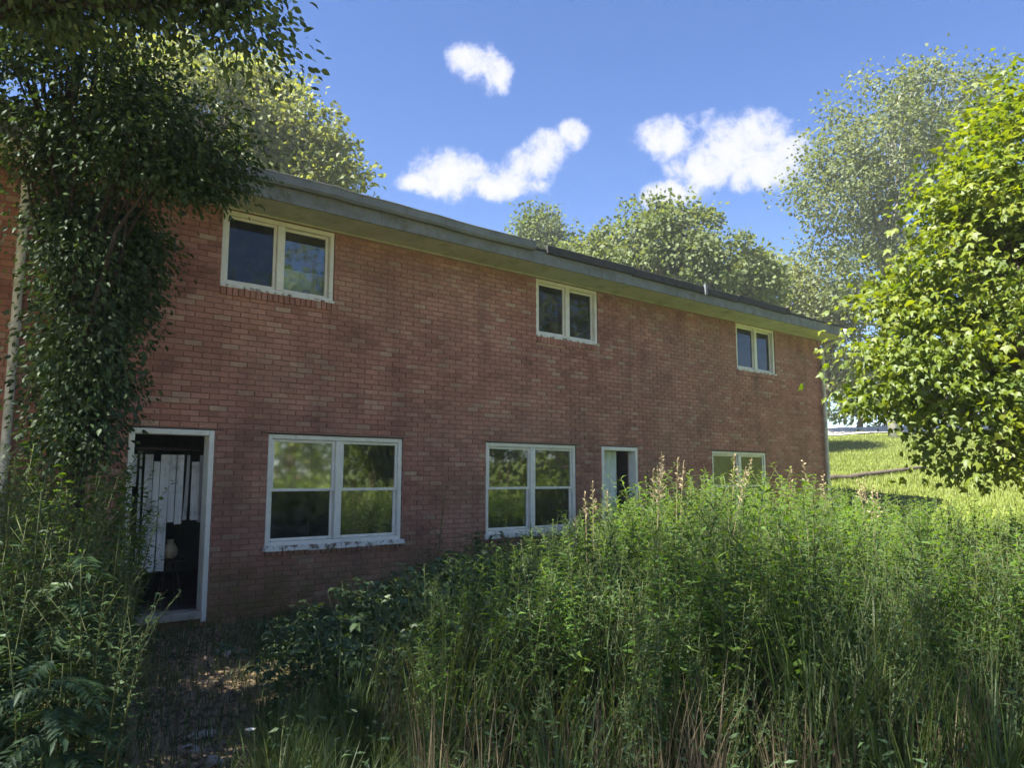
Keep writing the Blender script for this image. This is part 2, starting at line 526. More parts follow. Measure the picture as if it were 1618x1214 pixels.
# ------------------------------------------------------------------ mesh helpers
class MB:
    def __init__(self):
        self.v, self.f, self.m, self.r = [], [], [], []

    def add(self, verts, faces, mat=0, rnd=None):
        o = len(self.v)
        self.v.extend(verts)
        for f in faces:
            self.f.append(tuple(i + o for i in f))
            self.m.append(mat)
            self.r.append(0.5 if rnd is None else rnd)

    def box(self, x0, x1, y0, y1, z0, z1, mat=0, rnd=None):
        self.add([(x0, y0, z0), (x1, y0, z0), (x1, y1, z0), (x0, y1, z0), (x0, y0, z1), (x1, y0, z1), (x1, y1, z1), (x0, y1, z1)],
                 [(0, 3, 2, 1), (4, 5, 6, 7), (0, 1, 5, 4), (1, 2, 6, 5), (2, 3, 7, 6), (3, 0, 4, 7)], mat, rnd)

    def bbox(self, x0, x1, y0, y1, z0, z1, b=0.005, mat=0):
        """box with a chamfered front (min y) face"""
        self.add([(x0 + b, y0, z0 + b), (x1 - b, y0, z0 + b), (x1 - b, y0, z1 - b), (x0 + b, y0, z1 - b),
                  (x0, y0 + b, z0), (x1, y0 + b, z0), (x1, y0 + b, z1), (x0, y0 + b, z1),
                  (x0, y1, z0), (x1, y1, z0), (x1, y1, z1), (x0, y1, z1)],
                 [(0, 1, 2, 3), (4, 5, 1, 0), (5, 6, 2, 1), (6, 7, 3, 2), (7, 4, 0, 3),
                  (8, 9, 5, 4), (9, 10, 6, 5), (10, 11, 7, 6), (11, 8, 4, 7), (11, 10, 9, 8)], mat)

    def tube(self, path, radii, n=6, mat=0, caps=True):
        pts = [Vector(p) for p in path]
        if isinstance(radii, (int, float)):
            radii = [radii] * len(pts)
        o = len(self.v)
        prev = None
        for i, p in enumerate(pts):
            t = (pts[min(i + 1, len(pts) - 1)] - pts[max(i - 1, 0)]).normalized()
            a = Vector((1, 0, 0)) if abs(t.x) < 0.8 else Vector((0, 1, 0))
            if prev is not None:
                a = prev
            u = (a - t * a.dot(t)).normalized()
            prev = u
            w = t.cross(u)
            for k in range(n):
                an = 2 * math.pi * k / n
                self.v.append(tuple(p + (u * math.cos(an) + w * math.sin(an)) * radii[i]))
        for i in range(len(pts) - 1):
            for k in range(n):
                a, b = o + i * n + k, o + i * n + (k + 1) % n
                self.f.append((a, b, b + n, a + n))
                self.m.append(mat)
                self.r.append(0.5)
        if caps:
            self.f.append(tuple(o + k for k in reversed(range(n))))
            self.f.append(tuple(o + (len(pts) - 1) * n + k for k in range(n)))
            self.m += [mat, mat]
            self.r += [0.5, 0.5]

    def lathe(self, prof, n=14, c=(0, 0, 0), mat=0):
        o = len(self.v)
        for r, z in prof:
            for k in range(n):
                a = 2 * math.pi * k / n
                self.v.append((c[0] + r * math.cos(a), c[1] + r * math.sin(a), c[2] + z))
        for i in range(len(prof) - 1):
            for k in range(n):
                a, b = o + i * n + k, o + i * n + (k + 1) % n
                self.f.append((a, b, b + n, a + n))
                self.m.append(mat)
                self.r.append(0.5)

    def mesh(self, name, mats, smooth=False):
        me = bpy.data.meshes.new(name)
        me.from_pydata(self.v, [], self.f)
        for m in (mats if isinstance(mats, (list, tuple)) else [mats]):
            me.materials.append(m)
        me.polygons.foreach_set('material_index', self.m)
        if smooth:
            me.polygons.foreach_set('use_smooth', [True] * len(self.f))
        a = me.attributes.new('rnd', 'FLOAT', 'FACE')
        a.data.foreach_set('value', self.r)
        me.update()
        return me

    def build(self, name, mats, parent=None, smooth=False):
        return link(name, self.mesh(name, mats, smooth), parent)


def link(name, me, parent=None):
    o = bpy.data.objects.new(name, me)
    col.objects.link(o)
    if parent is not None:
        o.parent = parent
    return o


def tag(o, label=None, cat=None, group=None, kind=None):
    if label:
        o['label'] = label
    if cat:
        o['category'] = cat
    if group:
        o['group'] = group
    if kind:
        o['kind'] = kind
    return o


def empty(name, loc=(0, 0, 0), rz=0.0):
    o = bpy.data.objects.new(name, None)
    col.objects.link(o)
    o.location = loc
    o.rotation_euler = (0, 0, rz)
    o.empty_display_size = 0.2
    return o


# leaf shapes: x runs from the stalk to the tip, y across, z up; tips hang a little
LEAF = {}
LEAF['lance'] = (np.array([(0, 0, 0), (.38, .16, .03), (.48, 0, -.02), (.38, -.16, .03), (1, 0, -.14)]),
                 np.array([(0, 2, 1), (1, 2, 4), (0, 3, 2), (3, 4, 2)]))
LEAF['narrow'] = (np.array([(0, 0, 0), (.4, .06, .03), (.5, 0, 0), (.4, -.06, .03), (1, 0, -.25)]),
                  np.array([(0, 2, 1), (1, 2, 4), (0, 3, 2), (3, 4, 2)]))
LEAF['ovate'] = (np.array([(0, 0, 0), (.14, .20, .03), (.42, .31, .05), (.74, .19, .0), (1, 0, -.14), (.74, -.19, .0), (.42, -.31, .05), (.14, -.20, .03), (.45, 0, -.03)]),
                 np.array([(8, 1, 0), (8, 2, 1), (8, 3, 2), (8, 4, 3), (8, 5, 4), (8, 6, 5), (8, 7, 6), (8, 0, 7)]))
LEAF['oval'] = (np.array([(0, 0, 0), (.38, .33, .05), (.5, 0, -.03), (.38, -.33, .05), (1, 0, -.12)]),
                np.array([(0, 2, 1), (1, 2, 4), (0, 3, 2), (3, 4, 2)]))
LEAF['clump'] = (np.array([(0, 0, 0), (.5, .42, .08), (1, 0.05, -.1), (.45, -.4, .05)]), np.array([(0, 2, 1), (0, 3, 2)]))
LEAF['maple'] = (np.array([(0.02, 0, 0), (.02, .30, -.03), (.36, .56, -.09), (.46, .24, .02), (1, 0, -.16),
                           (.46, -.24, .02), (.36, -.56, -.09), (.02, -.30, -.03), (.36, 0, .03), (-.35, 0, .04), (-.35, .015, .04)]),
                 np.array([(8, 1, 0), (8, 2, 1), (8, 3, 2), (8, 4, 3), (8, 5, 4), (8, 6, 5), (8, 7, 6), (8, 0, 7), (0, 9, 10)]))


def frames(axis, nrm):
    a = axis / np.linalg.norm(axis, axis=1, keepdims=True)
    n = nrm - a * np.sum(nrm * a, axis=1, keepdims=True)
    n /= np.linalg.norm(n, axis=1, keepdims=True) + 1e-9
    return a, np.cross(n, a), n


def leaf_mesh(name, kind, pos, axis, nrm, size, rnd, mat, extra=None):
    """all leaves of one crown or plant as one mesh; extra = MB with stems (material index 1)"""
    tv, tf = LEAF[kind]
    a, b, c = frames(axis, nrm)
    n, k = len(pos), len(tv)
    g_ = np.random.default_rng(n + k)
    cw, cz = g_.uniform(.72, 1.15, (n, 1, 1)), g_.uniform(.2, 2.6, (n, 1, 1))
    V = (pos[:, None, :] + size[:, None, None] * (tv[None, :, 0:1] * a[:, None, :] + cw * tv[None, :, 1:2] * b[:, None, :] + cz * tv[None, :, 2:3] * c[:, None, :])).reshape(-1, 3)
    Fc = (tf[None] + (np.arange(n) * k)[:, None, None]).reshape(-1, 3)
    r = np.repeat(rnd, len(tf))
    me = bpy.data.meshes.new(name)
    nv, nf = len(V), len(Fc)
    mats = [mat]
    if extra is not None and extra[0].v:
        eb, em = extra
        ev = np.array([tuple(x) for x in eb.v], dtype=float)
        V = np.concatenate([V, ev])
        loops = [Fc.reshape(-1)]
        starts = list(range(0, nf * 3, 3))
        tot = nf * 3
        ef = []
        for f in eb.f:
            starts.append(tot)
            tot += len(f)
            ef.extend(i + nv for i in f)
        loops = np.concatenate([Fc.reshape(-1), np.array(ef, dtype=int)])
        mi = np.concatenate([np.zeros(nf, int), np.ones(len(eb.f), int)])
        r = np.concatenate([r, np.full(len(eb.f), 0.5)])
        mats.append(em)
    else:
        loops = Fc.reshape(-1)
        starts = list(range(0, nf * 3, 3))
        mi = np.zeros(nf, int)
    me.vertices.add(len(V))
    me.vertices.foreach_set('co', V.reshape(-1).astype(np.float32))
    me.loops.add(len(loops))
    me.loops.foreach_set('vertex_index', loops.astype(np.int32))
    me.polygons.add(len(starts))
    me.polygons.foreach_set('loop_start', np.array(starts, dtype=np.int32))
    for m in mats:
        me.materials.append(m)
    me.polygons.foreach_set('material_index', mi.astype(np.int32))
    me.update(calc_edges=True)
    at = me.attributes.new('rnd', 'FLOAT', 'FACE')
    at.data.foreach_set('value', np.clip(r, 0, 1).astype(np.float32))
    return me


# ------------------------------------------------------------------ house frame and ground
P0 = Vector((-3.4597, 8.9543, 0.0))
TH = math.atan2(0.64226, 0.76648)
D = Vector((math.cos(TH), math.sin(TH), 0))
NRM = Vector((D.y, -D.x, 0))                 # out of the facade, towards the camera
HX0, HX1, HDEP = -7.0, 14.05, 8.0
WALL_H = 4.77


def house_local(x, y):
    dx, dy = x - P0.x, y - P0.y
    return dx * D.x + dy * D.y, -(dx * NRM.x + dy * NRM.y)   # along the facade, depth behind it


def sstep(a, b, x):
    t = min(1, max(0, (x - a) / (b - a)))
    return t * t * (3 - 2 * t)


def gz(x, y):
    t = x * 0.5 + y * 0.866
    rise = 0.13 * max(0.0, t - 13) if t < 48 else 0.13 * 35 + 0.03 * (t - 48)
    lx, ly = house_local(x, y)
    ox = max(HX0 - 1 - lx, 0, lx - (HX1 + 0.4))
    oy = max(-1.0 - ly, 0, ly - (HDEP + 0.6))
    k = sstep(0, 3.0, math.hypot(ox, oy))
    bump = 0.03 * math.sin(x * 1.7 + 1.3) * math.sin(y * 1.3 + .4) + 0.015 * math.sin(x * 4.1 + y * 3.3)
    return -0.14 + rise * k + bump * min(1, k + 0.3)


def path_mask(x, y):
    """1 on the trodden strip from the door to the camera side"""
    if y < 1:
        return 0.0
    u = 809 + F_PX * x / (y * 0.9925)
    lo, hi = 235 + (9 - y) * 6, 385 + (9 - y) * 11
    e = 45
    return sstep(lo - e, lo + e, u) * (1 - sstep(hi - e, hi + e, u)) * (1 - sstep(8.6, 9.6, y))


def build_ground():
    def axis(lo, hi, c0, c1, fine):
        a = list(np.arange(c0, c1 + 1e-6, fine))
        s, p = fine, c1
        while p < hi:
            s *= 1.25
            p += s
            a.append(min(p, hi))
        s, p = fine, c0
        while p > lo:
            s *= 1.25
            p -= s
            a.insert(0, max(p, lo))
        return a
    xs, ys = axis(-400, 400, -8, 18, 0.3), axis(-300, 600, 1, 34, 0.3)
    v = [(x, y, gz(x, y)) for y in ys for x in xs]
    nx = len(xs)
    f = [(j * nx + i, j * nx + i + 1, (j + 1) * nx + i + 1, (j + 1) * nx + i) for j in range(len(ys) - 1) for i in range(nx - 1)]
    me = bpy.data.meshes.new('ground')
    me.from_pydata(v, [], f)
    me.materials.append(M['ground'])
    me.polygons.foreach_set('use_smooth', [True] * len(f))
    a = me.attributes.new('bare', 'FLOAT', 'POINT')
    vals = []
    for x, y, z in v:
        near = 0.75 * (1 - sstep(10, 15, math.hypot(x, y)))
        vals.append(min(1, max(path_mask(x, y), near)))
    a.data.foreach_set('value', vals)
    tag(link('ground', me), kind='structure')
    # pale road that crosses the slope beyond the lawn
    mb = MB()
    n = 60
    rows = []
    for i in range(n + 1):
        s = i / n
        x = -10 + 80 * s
        y0 = 47.5 - 0.36 * (x + 5)
        rows.append([(x, y0 + w, gz(x, y0 + w) + 0.05) for w in (0, 1.6, 3.2, 4.8, 6.4)])
    vv = [p for r in rows for p in r]
    ff = [(i * 5 + k, (i + 1) * 5 + k, (i + 1) * 5 + k + 1, i * 5 + k + 1) for i in range(n) for k in range(4)]
    mb.add(vv, ff)
    tag(mb.build('road', M['road']), kind='structure')


build_ground()

# ------------------------------------------------------------------ the brick building
house = empty('apartment_building', P0, TH)
tag(house, 'long two storey red brick building with white framed windows and an open doorway', 'building')

DOOR1 = (-0.92, 0.0, 0.0, 2.06)
DOOR2 = (6.50, 7.42, 0.0, 2.05)
WIN1 = (0.65, 2.56, 0.68, 2.05)
WIN2 = (4.01, 5.90, 0.67, 2.05)
WIN3 = (9.64, 11.55, 0.67, 2.05)
UP1 = (-0.02, 1.46, 3.79, 4.75)
UP2 = (5.03, 6.46, 3.79, 4.75)
UP3 = (10.60, 12.06, 3.75, 4.75)
OPEN = [DOOR1, DOOR2, WIN1, WIN2, WIN3, UP1, UP2, UP3]


def build_walls():
    mb = MB()
    xs = sorted({HX0, HX1} | {v for o in OPEN for v in o[:2]})
    for a, b in zip(xs, xs[1:]):
        m = (a + b) / 2
        cuts = sorted((o[2], o[3]) for o in OPEN if o[0] < m < o[1])
        z = -0.5
        for c0, c1 in cuts:
            if c0 > z:
                mb.box(a, b, 0.012, 0.25, z, c0)
            z = c1
        if z < WALL_H + 0.1:
            mb.box(a, b, 0.012, 0.25, z, WALL_H + 0.1)
    fac = mb.build('facade_wall', M['mortar'], house)
    e = MB()
    e.box(HX1 - 0.25, HX1 - 0.012, 0.252, HDEP - 0.252, -0.5, WALL_H + 0.1)
    ew = e.build('end_wall', M['mortar'], house)
    e2 = MB()
    e2.box(HX0, HX0 + 0.25, 0.252, HDEP - 0.252, -0.5, WALL_H + 0.1)
    e2.build('end_wall', M['mortar'], house)
    bk = MB()
    bk.box(HX0, HX1, HDEP - 0.25, HDEP, -0.5, WALL_H + 0.1)
    bk.build('back_wall', M['brick_rest'], house)
    return fac, ew


facade, end_wall = build_walls()


def build_bricks():
    CH, BL, J, BH = 0.0677, 0.203, 0.010, 0.0577
    z_start = -0.42
    bricks = []
    for k in range(int((WALL_H - z_start) / CH)):
        z0 = z_start + k * CH
        z1 = z0 + BH
        zc = (z0 + z1) / 2
        spans = [(HX0, HX1)]
        for o in OPEN:
            lo = o[2] - (0.105 if o[2] > 0.1 else 0)
            if lo - 0.012 < zc < o[3] + 0.012:
                new = []
                for a, b in spans:
                    if o[1] <= a or o[0] >= b:
                        new.append((a, b))
                        continue
                    if o[0] > a:
                        new.append((a, o[0]))
                    if o[1] < b:
                        new.append((o[1], b))
                spans = new
        off = 0 if k % 2 else (BL + J) / 2
        for a, b in spans:
            n0 = math.floor((a - HX0 - off) / (BL + J))
            x = HX0 + off + n0 * (BL + J)
            while x < b:
                x0, x1 = max(x, a), min(x + BL, b)
                if x1 - x0 > 0.02:
                    bricks.append((x0, x1, z0, z1))
                x += BL + J
    full, rest = [], []
    for br in bricks:
        x0, x1, z0, z1 = br
        c = P0 + D * ((x0 + x1) / 2) + Vector((0, 0, (z0 + z1) / 2))
        u, v = to_px(c)
        ok = x1 - x0 > BL - 1e-4 and 235 < u < 700 and 300 < v < 860 and not (u < 300 and v < 640)
        (full if ok else rest).append((br, (c - Vector((0, 0, EYE))).length))
    full.sort(key=lambda t: t[1])
    rest += full[300:]
    full = full[:300]
    proto = MB()
    proto.bbox(-BL / 2, BL / 2, 0, 0.03, -BH / 2, BH / 2, 0.004)
    me = proto.mesh('brick', M['brick_each'])
    for br, _ in full:
        o = link('brick', me, facade)
        o.location = ((br[0] + br[1]) / 2, random.uniform(-0.003, 0.003), (br[2] + br[3]) / 2)
        o.rotation_euler = (random.uniform(-.012, .012), random.uniform(-.006, .006), random.uniform(-.008, .008))
    mb = MB()
    for br, _ in rest:
        y = random.uniform(-0.003, 0.003)
        n = len(mb.f)
        mb.bbox(br[0], br[1], y, 0.03, br[2] + random.uniform(-.001, .001), br[3], 0.004)
        q = random.random()
        mb.r[n:] = [q] * (len(mb.f) - n)
    # rowlock course under each window
    for o in OPEN:
        if o[2] < 0.1:
            continue
        x = o[0]
        while x < o[1] - 0.03:
            n = len(mb.f)
            mb.bbox(x + .004, min(x + 0.066, o[1]), -0.022 + random.uniform(-.003, .003), 0.05, o[2] - 0.104, o[2] - 0.003, 0.004)
            q = random.random()
            mb.r[n:] = [q] * (len(mb.f) - n)
            x += 0.072
    tag(mb.build('brickwork', M['brick_rest'], facade), kind='stuff')
    # end wall bricks: rows of headers and stretchers seen only from the side
    eb = MB()
    for k in range(int((WALL_H - z_start) / CH)):
        z0 = z_start + k * CH
        y = 0.0 if k % 2 else 0.103
        if not k % 2:
            y0 = 0.034
        while y < HDEP - 0.02:
            y1 = min(y + BL, HDEP)
            n = len(eb.f)
            ya = max(y, 0.034)
            if y1 - ya > 0.02:
                eb.box(HX1 - 0.03, HX1 + random.uniform(-.003, .003), ya, y1, z0, z0 + BH)
                q = random.random()
                eb.r[n:] = [q] * (len(eb.f) - n)
            y += BL + J
    tag(eb.build('brickwork', M['brick_rest'], end_wall), kind='stuff')


build_bricks()


def build_lintels():
    for o in OPEN[:5]:
        mb = MB()
        mb.bbox(o[0] - .10, o[1] + .10, -0.006, 0.03, o[3] + .001, o[3] + .011, .002)
        mb.build('lintel', M['dark_edge'], house)


build_lintels()


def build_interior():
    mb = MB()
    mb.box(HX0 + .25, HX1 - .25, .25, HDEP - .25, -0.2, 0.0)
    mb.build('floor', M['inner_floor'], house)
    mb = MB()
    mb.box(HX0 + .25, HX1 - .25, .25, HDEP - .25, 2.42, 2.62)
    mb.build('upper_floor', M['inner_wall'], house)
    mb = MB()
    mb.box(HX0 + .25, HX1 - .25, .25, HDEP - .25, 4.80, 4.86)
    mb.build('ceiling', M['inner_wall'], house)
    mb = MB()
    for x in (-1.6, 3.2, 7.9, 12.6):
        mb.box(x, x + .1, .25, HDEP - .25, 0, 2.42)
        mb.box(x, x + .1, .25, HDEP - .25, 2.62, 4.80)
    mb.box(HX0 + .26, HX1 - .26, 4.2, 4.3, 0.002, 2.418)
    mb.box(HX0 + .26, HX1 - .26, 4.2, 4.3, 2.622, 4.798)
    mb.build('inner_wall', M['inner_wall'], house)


build_interior()


def build_roof():
    ov = 0.6
    zf0, zf1 = 4.775, 4.92
    ridge_y, slope = HDEP / 2, 1 / 3
    x0, x1 = HX0 - 0.35, HX1 + 0.22
    zt = 5.0
    mb = MB()
    zr = zt + (ridge_y + ov) * slope
    pr = [(-ov - 0.03, zt - 0.03), (-ov - 0.03, zt), (ridge_y, zr), (HDEP + ov + .03, zt), (HDEP + ov + .03, zt - .03), (ridge_y, zr - 0.04)]
    v = [(x, y, z) for x in (x0, x1) for y, z in pr]
    n = 6
    mb.add(v, [(0, 1, 7, 6), (1, 2, 8, 7), (2, 3, 9, 8), (3, 4, 10, 9), (4, 5, 11, 10), (5, 0, 6, 11), (0, 5, 2, 1), (5, 4, 3, 2), (6, 7, 8, 11), (11, 8, 9, 10)])
    roof = mb.build('roof', M['shingle'], house)
    g = MB()
    for x in (HX0 + 0.02, HX1 - 0.22):
        g.add([(x, 0.02, WALL_H + .1), (x + .2, 0.02, WALL_H + .1), (x + .2, HDEP - .02, WALL_H + .1), (x, HDEP - .02, WALL_H + .1), (x, ridge_y, zr - .06), (x + .2, ridge_y, zr - .06)],
              [(0, 3, 4), (1, 5, 2), (0, 4, 5, 1), (3, 2, 5, 4), (0, 1, 2, 3)])
    g.build('gable', M['brick_rest'], house)
    # soffit boards laid end to end, each slightly out of line
    x = x0 + 0.02
    while x < x1 - 0.05:
        w = min(2.44, x1 - .02 - x)
        s = MB()
        dz = random.uniform(-.004, .004)
        s.box(x + .002, x + w - .003, -ov + .02, 0.0 - .004, 4.775 + dz, 4.79 + dz)
        s.build('soffit_board', M['soffit'], roof)
        x += w
    s = MB()
    s.box(x0, x1, HDEP + .003, HDEP + ov, 4.775, 4.79)
    s.build('soffit_board', M['soffit'], roof)
    f = MB()
    xx = x0
    while xx < x1 - .05:
        w = min(3.05, x1 - xx)
        dy = random.uniform(-.003, .003)
        f.bbox(xx + .001, xx + w - .002, -ov - .004 + dy, -ov + .018, 4.765, 4.965, .003)
        xx += w
    f.build('fascia', M['fascia_paint'], roof)
    # trim strip where the soffit meets the brick
    t = MB()
    t.bbox(x0 + .4, HX1 + .01, -0.022, -0.004, 4.752, 4.773, .003)
    t.build('frieze_strip', M['soffit'], roof)
    # left stretch keeps its gutter (open K profile, dented), right stretch has only a dark strip along the roof edge
    gut = MB()
    prof = [(-ov - .006, 5.03), (-ov - .006, 4.935), (-ov - .075, 4.93), (-ov - .10, 4.96), (-ov - .11, 5.035), (-ov - .122, 5.06), (-ov - .118, 5.064), (-ov - .104, 5.035), (-ov - .092, 4.964), (-ov - .07, 4.937), (-ov - .012, 4.942), (-ov - .012, 5.03)]
    gx = np.arange(x0 + .05, 4.62, 0.3)
    vv = []
    for i, q in enumerate(gx):
        dz = 0.012 * math.sin(q * 1.3) + random.uniform(-.006, .006)
        dy = random.uniform(-.008, .008)
        vv += [(q, y + dy, z + dz) for y, z in prof]
    k = len(prof)
    ff = [(i * k + j, i * k + (j + 1) % k, (i + 1) * k + (j + 1) % k, (i + 1) * k + j) for i in range(len(gx) - 1) for j in range(k)]
    gut.add(vv, ff)
    gut.build('gutter', M['gutter'], roof)
    de = MB()
    q = 4.68
    while q < 11.6:
        w = random.uniform(.7, 1.3)
        e = min(q + w, 11.62)
        dz = random.uniform(-.015, .012)
        de.bbox(q, e - .004, -ov - .055 + random.uniform(-.01, .01), -ov - .006, 4.945 + dz, 5.075 + dz, .006)
        q += w
    tag(de.build('drip_edge', M['dark_edge'], roof), 'dark roof edge where the gutter is gone')
    br = MB()
    br.box(8.62, 8.68, -ov - .10, -ov - .056, 4.90, 5.10)
    br.build('gutter_bracket', M['gutter'], roof)
    rk = MB()
    for yy0, yy1, z0, z1 in ((-ov, ridge_y, zt - .17, zr - .17), (HDEP + ov, ridge_y, zt - .17, zr - .17)):
        rk.add([(x1 - .03, yy0, z0), (x1 - .005, yy0, z0), (x1 - .005, yy1, z1), (x1 - .03, yy1, z1),
                (x1 - .03, yy0, z0 + .14), (x1 - .005, yy0, z0 + .14), (x1 - .005, yy1, z1 + .13), (x1 - .03, yy1, z1 + .13)],
               [(0, 3, 2, 1), (4, 5, 6, 7), (0, 1, 5, 4), (1, 2, 6, 5), (2, 3, 7, 6), (3, 0, 4, 7)])
    rk.build('rake_board', M['soffit'], roof)


build_roof()


def frame_ring(mb, x0, x1, z0, z1, w, y0, y1, b=.004, top=None, bot=None):
    top, bot = top or w, bot or w
    mb.bbox(x0, x0 + w, y0, y1, z0, z1, b)
    mb.bbox(x1 - w, x1, y0, y1, z0, z1, b)
    mb.bbox(x0 + w + .001, x1 - w - .001, y0, y1, z1 - top, z1, b)
    mb.bbox(x0 + w + .001, x1 - w - .001, y0, y1, z0, z0 + bot, b)


def pane(x0, x1, z0, z1, y, mat, parent):
    mb = MB()
    mb.add([(x0, y, z0), (x1, y, z0), (x1, y, z1), (x0, y, z1)], [(0, 1, 2, 3)])
    return mb.build('pane', mat, parent)


def build_window(o, style, glass, sill=True):
    x0, x1, z0, z1 = o
    g = 0.006
    mb = MB()
    frame_ring(mb, x0 + g, x1 - g, z0 + .004, z1 - g, .055, 0.018, 0.125)
    w = mb.build('window', M['white_paint'], house)
    xm = (x0 + x1) / 2
    mu = MB()
    mu.bbox(xm - .045, xm + .045, 0.012, 0.12, z0 + .062, z1 - .064, .005)
    mu.build('mullion', M['white_paint'], w)
    i = 0
    for a, b in ((x0 + .063, xm - .047), (xm + .047, x1 - .063)):
        if style == 'hung':
            zm = (z0 + z1) / 2 + 0.0
            for zl, zh, y in ((zm - .02, z1 - .064, .045), (z0 + .062, zm + .02, .078)):
                s = MB()
                frame_ring(s, a, b, zl, zh, .035, y, y + .03, .003)
                so = s.build('sash', M['white_paint'], w)
                pane(a + .033, b - .033, zl + .033, zh - .033, y + .014, glass[i % len(glass)], w)
                i += 1
        else:
            y = 0.05 if i == 0 else 0.082
            s = MB()
            frame_ring(s, a, b, z0 + .062, z1 - .064, .035, y, y + .03, .003)
            s.build('sash', M['white_paint'], w)
            pane(a + .033, b - .033, z0 + .095, z1 - .097, y + .014, glass[i % len(glass)], w)
            i += 1
    if sill:
        s = MB()
        x = x0 - .03
        while x < x1 + .02:
            q = min(random.uniform(.3, .6), x1 + .03 - x)
            s.bbox(x, x + q - .002, -.05 + random.uniform(-.008, .006), 0.016, z0 - .055 + random.uniform(-.006, .004), z0 + .012 + random.uniform(-.004, .004), .008)
            x += q
        s.build('sill', M['peeling_paint'], w)
    else:
        s = MB()
        s.bbox(x0 + .0, x1 + .0, -.028, 0.016, z0 - .01, z0 + .022, .006)
        s.build('sill', M['peeling_paint'], w)
    return w


G, GS, SC = M['glass'], M['glass_shiny'], M['screen']
build_window(WIN1, 'hung', [GS, SC, G, G])
build_window(WIN2, 'hung', [G, G, G, SC])
build_window(WIN3, 'hung', [SC, SC, SC, SC])
build_window(UP1, 'slide', [SC, G], False)
build_window(UP2, 'slide', [SC, SC], False)
build_window(UP3, 'slide', [SC, SC], False)


def build_doorway(o):
    x0, x1, z0, z1 = o
    mb = MB()
    mb.bbox(x0 + .003, x0 + .062, -0.012, 0.16, z0 - .1, z1 - .003, .006)
    mb.bbox(x1 - .062, x1 - .003, -0.012, 0.16, z0 - .1, z1 - .003, .006)
    mb.bbox(x0 + .063, x1 - .063, -0.012, 0.16, z1 - .065, z1 - .003, .006)
    d = mb.build('doorway', M['white_paint'], house)
    t = MB()
    t.bbox(x0 + .064, x1 - .064, -0.05, 0.25, z0 - .06, z0 + .018, .008)
    t.build('threshold', M['stone'], d)
    return d


build_doorway(DOOR1)
build_doorway(DOOR2)


def build_downspout(x, z0, z1, bend):
    mb = MB()
    y = -0.075
    if bend:
        path = [(x, -0.66, 4.93), (x, -.62, 4.74), (x, -.16, 4.60), (x, y, 4.48), (x, y, z0 + .12), (x, y - .1, z0), (x, y - .26, z0 - .05)]
    else:
        path = [(x, y, z1), (x, y, z0)]
    mb.tube(path, .043, 10)
    d = mb.build('downspout', M['pipe'], house, True)
    for z in (4.1, 3.02, 1.72):
        s = MB()
        s.lathe([(.043, -.03), (.055, -.03), (.055, .03), (.043, .03)], 10, (x, y, z))
        s.build('pipe_band', M['pipe'] if z != 4.1 else M['dark_edge'], d)


build_downspout(-2.05, 0.05, 4.7, True)
build_downspout(13.97, 0.9, 4.75, True)


def W(x, y, z):
    """house local to world"""
    return P0 + D * x - NRM * y + Vector((0, 0, z))


# ------------------------------------------------------------------ things in and about the building
def build_blind():
    t = empty('vertical_blind', W(-.46, .42, 1.86), TH)
    tag(t, 'torn whitish vertical blind hanging inside the open doorway', 'blind')
    mb = MB()
    mb.box(-.52, .52, -.02, .02, -.03, .0)
    mb.build('head_rail', M['dark_wood'], t)
    n = 12
    for i in range(n):
        x = -.48 + .96 * i / (n - 1)
        ln = 1.42 if x < .1 else 0.86
        if i in (2,):
            ln = 0.5
        ln += random.uniform(-.05, .04)
        top = -.08 if i % 5 else -.16
        a = R(random.uniform(-62, 62))
        w = .046
        mb = MB()
        rows = 8
        vs = []
        sw, tw = random.uniform(-.02, .02), random.uniform(-.25, .25)
        for r in range(rows + 1):
            q = r / rows
            ang = a + tw * q
            cx = x + sw * q * q
            for k, sx in enumerate((-1, 0, 1)):
                vs.append((cx + w * sx * math.cos(ang), w * sx * math.sin(ang) + (.008 if k == 1 else 0) - .02, top - (ln + top) * q))
        fs = []
        for r in range(rows):
            for k in range(2):
                fs.append((r * 3 + k, r * 3 + k + 1, r * 3 + k + 4, r * 3 + k + 3))
        mb.add(vs, fs)
        mb.build('slat', M['blind'], t)
    s = empty('stool', W(-.18, .85, .0), TH)
    tag(s, 'dark wooden stool standing in the shadow behind the torn blind', 'stool')
    mb = MB()
    mb.lathe([(0, .50), (.17, .50), (.18, .52), (.17, .54), (0, .545)], 16)
    mb.build('seat', M['dark_wood'], s)
    for a in (45, 135, 225, 315):
        l = MB()
        c, q = math.cos(R(a)), math.sin(R(a))
        l.tube([(.10 * c, .10 * q, .505), (.17 * c, .17 * q, 0)], [.016, .013], 6)
        l.build('leg', M['dark_wood'], s)
    j = MB()
    j.lathe([(0, 0), (.055, 0), (.085, .05), (.09, .10), (.06, .16), (.035, .19), (.042, .22), (.034, .22), (.027, .19)], 16)
    jo = j.build('jug', M['jug'], None, True)
    jo.location = W(-.18, .85, .546)
    tag(jo, 'pale cream jug standing on the dark stool in the doorway', 'jug')


build_blind()


